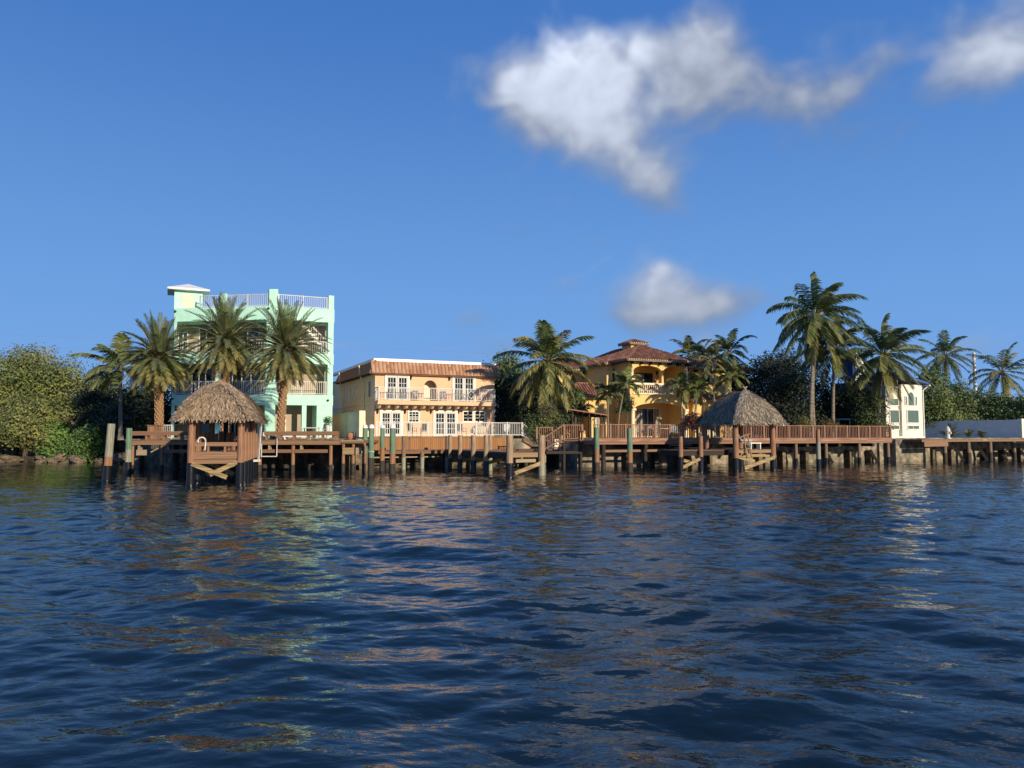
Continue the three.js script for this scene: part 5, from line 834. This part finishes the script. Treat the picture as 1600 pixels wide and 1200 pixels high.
function coconut(label, px, D, crownPy, basePx, o = {}) {
  const { n = 26, L = 3.6, wind = 0.35, y0 = GROUND, r = 0.17, col = GREEN, tip = OLIVE, nuts = true, group, leaf = 0.95, seedv = 1, low = -0.75, droop = 1.5, trunkMat = M.trunkGrey, trunk2 } = o;
  const b = place(basePx, D), c = place(px, D).setY(hgt(crownPy, D)), t = thing(o.name ?? 'coconut_palm', label, 'palm tree', V3(b.x, 0, b.z), 0, group), top = V3(c.x - b.x, c.y, 0);
  part('trunk', curvedTrunk([V3(0, y0 - 0.1, 0), V3(top.x * 0.22 + (o.bend ?? 0), mix(y0, top.y, 0.4), 0.1), V3(top.x * 0.62 + (o.bend ?? 0), mix(y0, top.y, 0.72), 0.05), top.clone()], r, r * 0.62, 0.06), trunkMat, t);
  if (trunk2) part('trunk', curvedTrunk([V3(trunk2, y0 - 0.1, -0.6), V3(trunk2 * 0.9, mix(y0, top.y, 0.4), -0.5), V3(top.x * 0.7 + trunk2 * 0.4, mix(y0, top.y, 0.75), -0.3), top.clone().add(V3(0, -0.1, -0.1))], r * 0.9, r * 0.6, 0.06), trunkMat, t);
  for (let i = 0; i < n; i++) {
    const f = i / (n - 1), el = mix(1.35, low, Math.pow(f, 0.85)) + rr(-0.12, 0.12), az = i * 2.39996 + rr(-0.25, 0.25) + seedv;
    const m = part('frond', frondGeo({ az, el, L: L * rr(0.85, 1.1) * (f < 0.1 ? 0.8 : 1), droop: droop * rr(0.75, 1.2) * (el < -0.3 ? 0.55 : 1), n: o.leaves ?? 46, leaf, lw: 0.055, hang: o.hang ?? 0.6, wind: wind * (1.2 - 0.6 * f), col: f > 0.8 && rnd() < 0.5 ? OLIVE : col, tip: f > 0.5 ? tip : (rnd() < 0.4 ? tip : undefined), base: top.clone().add(V3(Math.cos(az) * 0.1, -f * 0.25, Math.sin(az) * 0.1)) }), M.frond, t);
  }
  if (nuts) for (let k = 0; k < 6; k++) part('coconut', new THREE.SphereGeometry(0.11, 8, 6).scale(1, 1.2, 1).translate(top.x + Math.cos(k * 1.1 + 0.4) * 0.26, top.y - 0.3 - 0.1 * (k % 2), Math.sin(k * 1.1 + 0.4) * 0.26), k % 2 ? M.deckPale : M.brace, t);
  return t;
}
function datePalm(label, px, D, crownPy, basePx, o = {}) {
  const { n = 120, L = 2.9, r = 0.25, sd = 0 } = o, b = place(basePx, D), c = place(px, D).setY(hgt(crownPy, D)), t = thing('date_palm', label, 'palm tree', V3(b.x, 0, b.z), 0, 'date palms of the mint green house'), top = V3(c.x - b.x, c.y, 0), y0 = 1.98;
  part('trunk', curvedTrunk([V3(0, y0 - 0.05, 0), V3(top.x * 0.35, mix(y0, top.y, 0.4), 0), V3(top.x * 0.75, mix(y0, top.y, 0.75), 0), top.clone()], r * 0.92, r, 0.02), M.trunk, t);
  // cut leaf bases in a diamond pattern
  const bg = []; for (let k = 0; k < 190; k++) { const f = k / 190, y = mix(y0 + 0.15, top.y - 0.2, f), a = k * 2.39996, q = new THREE.ConeGeometry(0.085, 0.2, 4).rotateX(0.5).translate(0, 0.05, r * 1.0).rotateY(a).translate(top.x * f, y, 0); bg.push(buv(q)); }
  const boots = part('leaf_bases', merge(bg), M.trunkBoot, t); boots.userData.kind = 'stuff';
  part('root_flare', buv(new THREE.ConeGeometry(0.62, 0.55, 14, 3, true).translate(0, y0 + 0.27, 0)), M.trunk, t);
  for (let i = 0; i < n; i++) {
    const f = i / (n - 1), el = mix(1.45, -1.15, Math.pow(f, 0.9)) + rr(-0.1, 0.1), az = i * 2.39996 + sd;
    const dead = f > 0.9;
    part('frond', frondGeo({ az, el, L: L * rr(0.88, 1.08) * (dead ? 0.75 : 1), droop: (0.55 + 0.7 * Math.sin(clamp(f * 1.2) * Math.PI)) * rr(0.8, 1.2), n: 38, leaf: 0.52, lw: 0.03, hang: 0.08, vee: 0.4, fwd: 0.95, wind: 0.06, col: dead ? BROWN : rnd() < 0.6 ? GREY : GREEN, tip: f > 0.6 ? YEL : undefined, base: top.clone().add(V3(Math.cos(az) * 0.16, 0.1 - f * 0.45, Math.sin(az) * 0.16)), bare: 0.08 }), M.frond, t);
  }
  for (let k = 0; k < 3; k++) part('fruit_stalk', buv(rod(top.clone().add(V3(0, 0.1, 0.1)), top.clone().add(V3(Math.cos(k * 2 + 0.6) * 0.5, 0.5, 0.55 * Math.sin(k * 2 + 0.6) + 0.3)), 0.03, 0.05, 5)), M.deckPale, t);
}
datePalm('grey green date palm left of the mint green house, leftmost of the three', 246, 50, 556, 250, { sd: 0.3, L: 2.65 });
datePalm('grey green date palm behind the left hut, middle of the three', 350, 50.5, 530, 352, { sd: 1.7, L: 2.9 });
datePalm('grey green date palm right of the left hut, rightmost of the three', 445, 50, 541, 438.5, { sd: 2.9, L: 2.95 });
coconut('dark coconut palm behind the leftmost date palm', 186, 57, 572, 190, { n: 20, L: 3.1, wind: -0.2, low: -0.5, nuts: false, col: GREEN, seedv: 0.7 });
coconut('large drooping coconut palm between the peach house and the yellow villa', 856, 60, 562, 862, { n: 36, L: 4.1, wind: 0.12, low: -1.15, droop: 1.45, tip: YEL, seedv: 2.2, leaf: 1.05 });
coconut('tallest coconut palm with two trunks right of the right hut', 1279, 62.5, 488, 1265, { n: 42, L: 4.3, wind: 0.55, low: -1.25, tip: OLIVE, seedv: 0.5, leaf: 1.15, trunk2: 0.55, r: 0.17, hang: 0.75 });
coconut('lower coconut palm just right of the tallest one', 1306, 65, 542, 1300, { n: 26, L: 3.8, wind: 0.4, low: -0.9, seedv: 1.9, nuts: false, col: DARK, tip: GREEN });
coconut('wind swept coconut palm in front of the white house', 1384, 67, 552, 1370, { n: 36, L: 4.4, wind: 0.6, low: -1.1, tip: OLIVE, seedv: 3.1, leaf: 1.1, hang: 0.7 });
coconut('far coconut palm just left of the utility pole', 1480, 95, 553, 1478, { n: 28, L: 3.9, wind: 0.35, low: -1.0, seedv: 0.2, nuts: false, tip: OLIVE, leaves: 34, group: 'far palms' });
coconut('far coconut palm with double trunk right of the utility pole', 1568, 92, 580, 1570, { n: 30, L: 4.4, wind: 0.25, low: -1.15, seedv: 1.2, nuts: false, tip: YEL, leaves: 34, trunk2: 0.7, r: 0.14, group: 'far palms' });
// slim garden palms of the villa
const slim = (label, px, D, py, bpx, o = {}) => coconut(label, px, D, py, bpx, { name: 'garden_palm', n: 14, L: 1.8, wind: 0.1, low: -0.1, droop: 2.0, leaf: 0.6, leaves: 28, nuts: false, r: 0.09, col: GREEN, tip: undefined, group: 'garden palms of the villa', ...o });
slim('small garden palm with straight stem left of the villa balcony', 949.5, 62.5, 612, 949.5, { seedv: 0.4, L: 1.5 }); slim('small garden palm with leaning stem at the left corner of the villa balcony', 977.5, 62, 599, 964, { seedv: 1.2 });
slim('small garden palm before the right end of the villa balcony', 1068, 66.6, 603, 1067.5, { seedv: 2.0, bend: -0.15, L: 1.95 }); slim('bushy garden palm right of the villa balcony', 1090, 66.2, 607, 1083, { seedv: 2.9, n: 15, L: 1.7, low: -0.4 });
slim('tall slim palm at the roof edge, left of three before the right wing', 1113, 65.5, 558, 1117, { seedv: 0.9, n: 14, L: 2.5, low: -0.5, leaf: 0.65, col: DARK }); slim('tall slim palm, middle of three before the right wing', 1141, 66, 548, 1133, { seedv: 1.6, n: 16, L: 2.6, low: -0.6, leaf: 0.65, col: DARK }); slim('tall slim palm, right of three before the right wing', 1143, 65, 585, 1137.5, { seedv: 2.5, n: 14, L: 2.0, low: -0.5, leaf: 0.6 });
slim('dark palm crown rising behind the villa roof', 1078, 84, 552, 1078, { name: 'roof_palm', seedv: 2.1, n: 16, L: 2.9, low: -0.3, leaf: 0.7, col: DARK, r: 0.14 }); slim('dark palm crown behind the roof just left of the tall slim palms', 1098, 80, 556, 1098, { name: 'roof_palm', seedv: 0.1, n: 16, L: 2.8, low: -0.4, leaf: 0.7, col: DARK, r: 0.14 });

// ---------------------------------------------------------------- broadleaf trees and shrubs
function crownGeo(clumps, leaves, size, cols, spread) { // clumps: [x, y, z, rx, ry, rz]; leaf-sized faces through each clump's volume, thick at its skin
  const P = [], C = []; const tot = clumps.reduce((s, c) => s + c[3] * c[4] + c[4] * c[5], 0);
  for (const [cx, cy, cz, rx, ry, rz] of clumps) {
    const n = Math.round(leaves * (rx * ry + ry * rz) / tot), base = cols[Math.floor(rnd() * cols.length)], sx = rr(0, 50);
    // twigs: small sprays of leaves
    const sprays = Math.max(6, Math.round(n / 9));
    for (let s = 0; s < sprays; s++) {
      const u = rr(-1, 1), a = rr(0, 6.2832), q = Math.sqrt(1 - u * u), dir = V3(q * Math.cos(a), u, q * Math.sin(a)), bump = 1 + 0.5 * fbm(dir.x * 1.8 + sx, dir.y * 1.8, dir.z * 1.8, 3), rad = Math.pow(rnd(), 0.38) * bump * spread;
      const o = V3(cx + dir.x * rx * rad, cy + dir.y * ry * rad, cz + dir.z * rz * rad), out = dir.clone().add(V3(0, 0.35, 0)).normalize(), f0 = rr(0.75, 1.25);
      for (let k = 0; k < 9; k++) {
        const p = o.clone().add(V3(rr(-1, 1), rr(-1, 1), rr(-1, 1)).multiplyScalar(size * 1.9)), nn = out.clone().add(V3(rr(-0.9, 0.9), rr(-0.7, 0.9), rr(-0.9, 0.9))).normalize(), d = nn.clone().cross(V3(rr(-1, 1), rr(-1, 1), rr(-1, 1))).normalize(), sd = d.clone().cross(nn).normalize(), l = size * rr(0.7, 1.3), w = l * 0.36, c = rnd() < 0.75 ? base : cols[Math.floor(rnd() * cols.length)], f = f0 * rr(0.75, 1.25), kk = [c[0] * f, c[1] * f, c[2] * f];
        const m = p.clone().addScaledVector(d, l * 0.5), e = p.clone().addScaledVector(d, l), A = m.clone().addScaledVector(sd, w), B = m.clone().addScaledVector(sd, -w);
        for (const v of [p, A, e, p, e, B]) { P.push(v.x, v.y, v.z); C.push(...kk); }
      }
    }
  }
  const g = new THREE.BufferGeometry(); g.setAttribute('position', new THREE.Float32BufferAttribute(P, 3)); g.setAttribute('color', new THREE.Float32BufferAttribute(C, 3)); g.computeVertexNormals(); return g;
}
function tree(name, label, category, px, D, top, bot, halfW, o = {}) { // outline in the picture's terms: top and bottom heights in metres, half width in metres
  const { leaves = 5000, size = 0.2, cols = [GREEN, DARK], n = 9, y0 = GROUND, depth = 0.9, trunk = true, group, spread = 1, sparse } = o;
  const b = place(px, D), t = thing(name, label, category, V3(b.x, 0, b.z), 0, group), cl = [], H = top - bot;
  for (let i = 0; i < n; i++) { const a = i * 2.39996 + rr(-0.3, 0.3), f = Math.sqrt((i + 0.3) / n), hy = rr(0.0, 1), r = (0.34 + 0.2 * rnd()) * Math.min(halfW, H * 0.8) * 0.95; const wy = Math.sin(Math.PI * clamp(0.25 + 0.6 * hy)); cl.push([Math.cos(a) * f * halfW * 0.72 * wy, bot + r * 0.5 + hy * (H - r * 1.35), Math.sin(a) * f * halfW * 0.72 * depth * wy, r * 1.12, r * 0.85, r * 1.05]); }
  cl.push([0, (top + bot) / 2, 0, halfW * 0.7, H * 0.36, halfW * 0.62 * depth]); cl.push([rr(-0.2, 0.2) * halfW, top - H * 0.2, 0, halfW * 0.42, H * 0.2, halfW * 0.4]);
  if (trunk) {
    const g = [rod(V3(0, y0 - 0.1, 0), V3(0.1, bot + H * 0.3, 0), 0.06 + halfW * 0.045, 0.04 + halfW * 0.03, 8)];
    for (let k = 0; k < 7; k++) { const c = cl[k % cl.length]; g.push(rod(V3(0.06, mix(y0, bot + H * 0.3, 0.55 + 0.06 * k), 0), V3(c[0], c[1], c[2]), 0.03 + halfW * 0.015, 0.012, 5)); }
    part('trunk', merge(g.map(buv)), o.bark ?? M.bark, t);
  }
  part('crown', crownGeo(cl, leaves, size, cols, spread), M.leaf, t);
  return t;
}
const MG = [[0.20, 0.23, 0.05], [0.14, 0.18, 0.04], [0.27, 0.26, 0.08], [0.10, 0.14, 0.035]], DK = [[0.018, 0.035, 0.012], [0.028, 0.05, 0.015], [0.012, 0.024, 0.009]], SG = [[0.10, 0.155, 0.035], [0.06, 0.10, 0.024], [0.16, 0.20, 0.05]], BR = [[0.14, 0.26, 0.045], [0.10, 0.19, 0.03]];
// mangroves and scrub at the left
const mg = (label, px, D, topPy, botPy, hw, o = {}) => tree('mangrove', label, 'tree', px, D, hgt(topPy, D), hgt(botPy, D), hw, { cols: MG, leaves: 13000, size: 0.2, n: 14, y0: 0.4, group: 'mangroves of the left shore', ...o });
mg('tall pale olive mangrove at the left edge', 30, 68, 536, 670, 4.6, { leaves: 20000 }); mg('olive mangrove cut by the left edge, reaching down to the rocks', -20, 65.5, 575, 714, 3.6); mg('broad mangrove with bare twigs, right of the tallest one', 95, 67, 556, 700, 4.0, { leaves: 18000 });
mg('low mangrove leaning over the rocks near the left edge', 42, 64, 612, 714, 3.4, { cols: MG }); mg('bright green young mangrove low over the water', 85, 63.8, 655, 716, 1.9, { cols: BR, leaves: 5000 }); mg('bright green young mangrove beside the lone leaning piling', 140, 62.6, 665, 716, 2.0, { cols: BR, leaves: 5000 });
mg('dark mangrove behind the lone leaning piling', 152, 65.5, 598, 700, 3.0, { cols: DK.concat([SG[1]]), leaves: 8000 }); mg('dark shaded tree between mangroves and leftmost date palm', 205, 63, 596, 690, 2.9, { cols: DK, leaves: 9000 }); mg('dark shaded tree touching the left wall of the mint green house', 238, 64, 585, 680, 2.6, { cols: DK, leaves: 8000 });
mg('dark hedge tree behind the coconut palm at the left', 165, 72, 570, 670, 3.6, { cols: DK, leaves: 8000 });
// bare twigs in the mangroves
{ const t = thing('dead_branch', 'grey leafless branches sticking out of the broad mangrove', 'branch', place(112, 62.9)); const y = hgt(655, 62.9); for (let k = 0; k < 9; k++) { const a = rr(-0.2, 2.9), l = rr(0.8, 1.8), e = V3(Math.cos(a) * l, y + Math.abs(Math.sin(a)) * l * 0.6, rr(0, 0.8)); part('twig', buv(rod(V3(rr(-0.2, 0.2), y - 0.4, -0.4), e, 0.03, 0.008, 5)), M.paleH, t); } }
// between peach house and villa
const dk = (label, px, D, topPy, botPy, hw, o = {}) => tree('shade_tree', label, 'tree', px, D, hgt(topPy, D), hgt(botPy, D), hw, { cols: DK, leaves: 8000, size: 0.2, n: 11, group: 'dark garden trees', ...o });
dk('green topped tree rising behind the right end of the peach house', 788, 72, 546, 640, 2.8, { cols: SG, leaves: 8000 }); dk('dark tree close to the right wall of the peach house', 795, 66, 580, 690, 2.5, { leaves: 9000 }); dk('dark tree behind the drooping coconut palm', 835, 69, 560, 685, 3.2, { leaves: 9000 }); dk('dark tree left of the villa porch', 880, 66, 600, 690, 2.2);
tree('flowering_shrub', 'dense green shrub below the drooping coconut palm', 'shrub', 853, 57.5, hgt(625, 57.5), hgt(690, 57.5), 1.8, { cols: SG.concat([[0.10, 0.06, 0.03]]), leaves: 7000, size: 0.12, n: 10 });
tree('flowering_shrub', 'leafy shrub hanging over the porch roof of the villa', 'shrub', 898, 61, hgt(608, 61), hgt(632, 61), 1.1, { cols: SG, leaves: 3400, size: 0.12, n: 5, trunk: true });
tree('flowering_shrub', 'dark climbing shrub against the left corner of the villa balcony', 'shrub', 978, 65, hgt(612, 65), hgt(645, 65), 0.85, { cols: DK.concat([SG[1]]), leaves: 3400, size: 0.12, n: 5 });
tree('flowering_shrub', 'reddish leaved bromeliad bed right of the villa arch', 'shrub', 1080, 60.5, hgt(652, 60.5), hgt(668, 60.5), 1.1, { cols: [[0.16, 0.03, 0.02], [0.08, 0.05, 0.02]], leaves: 900, size: 0.22, n: 4, trunk: false });
// right of the villa: dense dark trees
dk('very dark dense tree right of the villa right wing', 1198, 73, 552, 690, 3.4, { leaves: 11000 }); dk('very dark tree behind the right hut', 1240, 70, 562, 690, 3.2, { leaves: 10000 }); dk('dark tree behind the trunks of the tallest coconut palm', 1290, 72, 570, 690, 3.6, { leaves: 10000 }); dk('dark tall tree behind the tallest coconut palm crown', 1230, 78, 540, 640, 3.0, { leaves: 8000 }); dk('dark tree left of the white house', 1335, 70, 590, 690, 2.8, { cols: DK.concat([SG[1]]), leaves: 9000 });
tree('flowering_shrub', 'dark green shrub at the left corner of the white house', 'shrub', 1362, 67, hgt(612, 67), hgt(684, 67), 1.7, { cols: [SG[1], DK[1], SG[0]], leaves: 7000, size: 0.14, n: 9 });
tree('flowering_shrub', 'low flowering shrub behind the railing left of the boat top', 'shrub', 1256, 62.5, hgt(652, 62.5), hgt(672, 62.5), 0.9, { cols: [[0.16, 0.14, 0.03], SG[0]], leaves: 1600, size: 0.1, n: 4, trunk: false });
tree('flowering_shrub', 'low reddish shrub behind the railing right of the palm trunks', 'shrub', 1298, 63.5, hgt(655, 63.5), hgt(674, 63.5), 0.8, { cols: [[0.18, 0.10, 0.03], SG[1]], leaves: 1400, size: 0.1, n: 4, trunk: false });
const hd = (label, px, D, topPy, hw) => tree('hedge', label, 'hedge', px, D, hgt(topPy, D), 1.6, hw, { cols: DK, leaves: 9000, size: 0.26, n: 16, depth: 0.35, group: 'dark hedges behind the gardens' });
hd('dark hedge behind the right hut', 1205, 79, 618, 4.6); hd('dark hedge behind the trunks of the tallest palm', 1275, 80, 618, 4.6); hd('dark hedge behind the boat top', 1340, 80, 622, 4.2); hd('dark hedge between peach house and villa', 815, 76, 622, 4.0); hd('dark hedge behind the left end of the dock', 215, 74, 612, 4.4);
// sea grape hedge right of the white house
const sgp = (label, px, D, topPy, botPy, hw, o = {}) => tree('sea_grape', label, 'tree', px, D, hgt(topPy, D), hgt(botPy, D), hw, { cols: SG, leaves: 6500, size: 0.24, n: 10, group: 'sea grapes behind the white wall', ...o });
sgp('tallest sea grape beside the white house', 1460, 84, 572, 670, 3.2, { leaves: 9000 }); sgp('sea grape below the far coconut palm', 1492, 88, 592, 672, 3.2); sgp('sea grape in front of the utility pole', 1526, 92, 606, 672, 3.2); sgp('sea grape behind the middle of the white wall', 1556, 90, 614, 672, 3.2); sgp('sea grape behind the right end of the white wall', 1590, 88, 618, 672, 3.4); sgp('sea grape cut by the right edge', 1625, 86, 616, 672, 3.4); sgp('sea grape close behind the left end of the white wall', 1452, 88, 610, 680, 2.6);
// plants at the white wall
const fan = (label, px, D, h, n, L, cols) => { const b = place(px, D), t = thing('fan_shrub', label, 'plant', V3(b.x, GROUND, b.z)); for (let i = 0; i < n; i++) part('frond', frondGeo({ az: i * 2.39996, el: rr(0.4, 1.3), L: L * rr(0.8, 1.1), droop: 1.2, n: 16, leaf: 0.35, lw: 0.025, hang: 0.2, wind: 0.05, col: cols[i % cols.length], base: V3(0, 0.05, 0) }), M.frond, t); };
fan('spiky dark fan shrub against the white wall', 1483, 72.5, 1, 22, 1.5, [DARK, GREEN]); fan('low spiky plant right of the fan shrub at the white wall', 1512, 74, 1, 12, 0.8, [GREY, GREEN]); fan('low grey plant right of the other two at the white wall', 1532, 74.5, 1, 12, 0.8, [GREY, OLIVE]);
{ const t = scene.children.find((o) => o.userData.ball); delete t.userData.ball; part('foliage', crownGeo([[0, 1.2, 0, 0.26, 0.26, 0.26]], 500, 0.08, SG, 1), M.leaf, t); }
renderer.render(scene, camera);
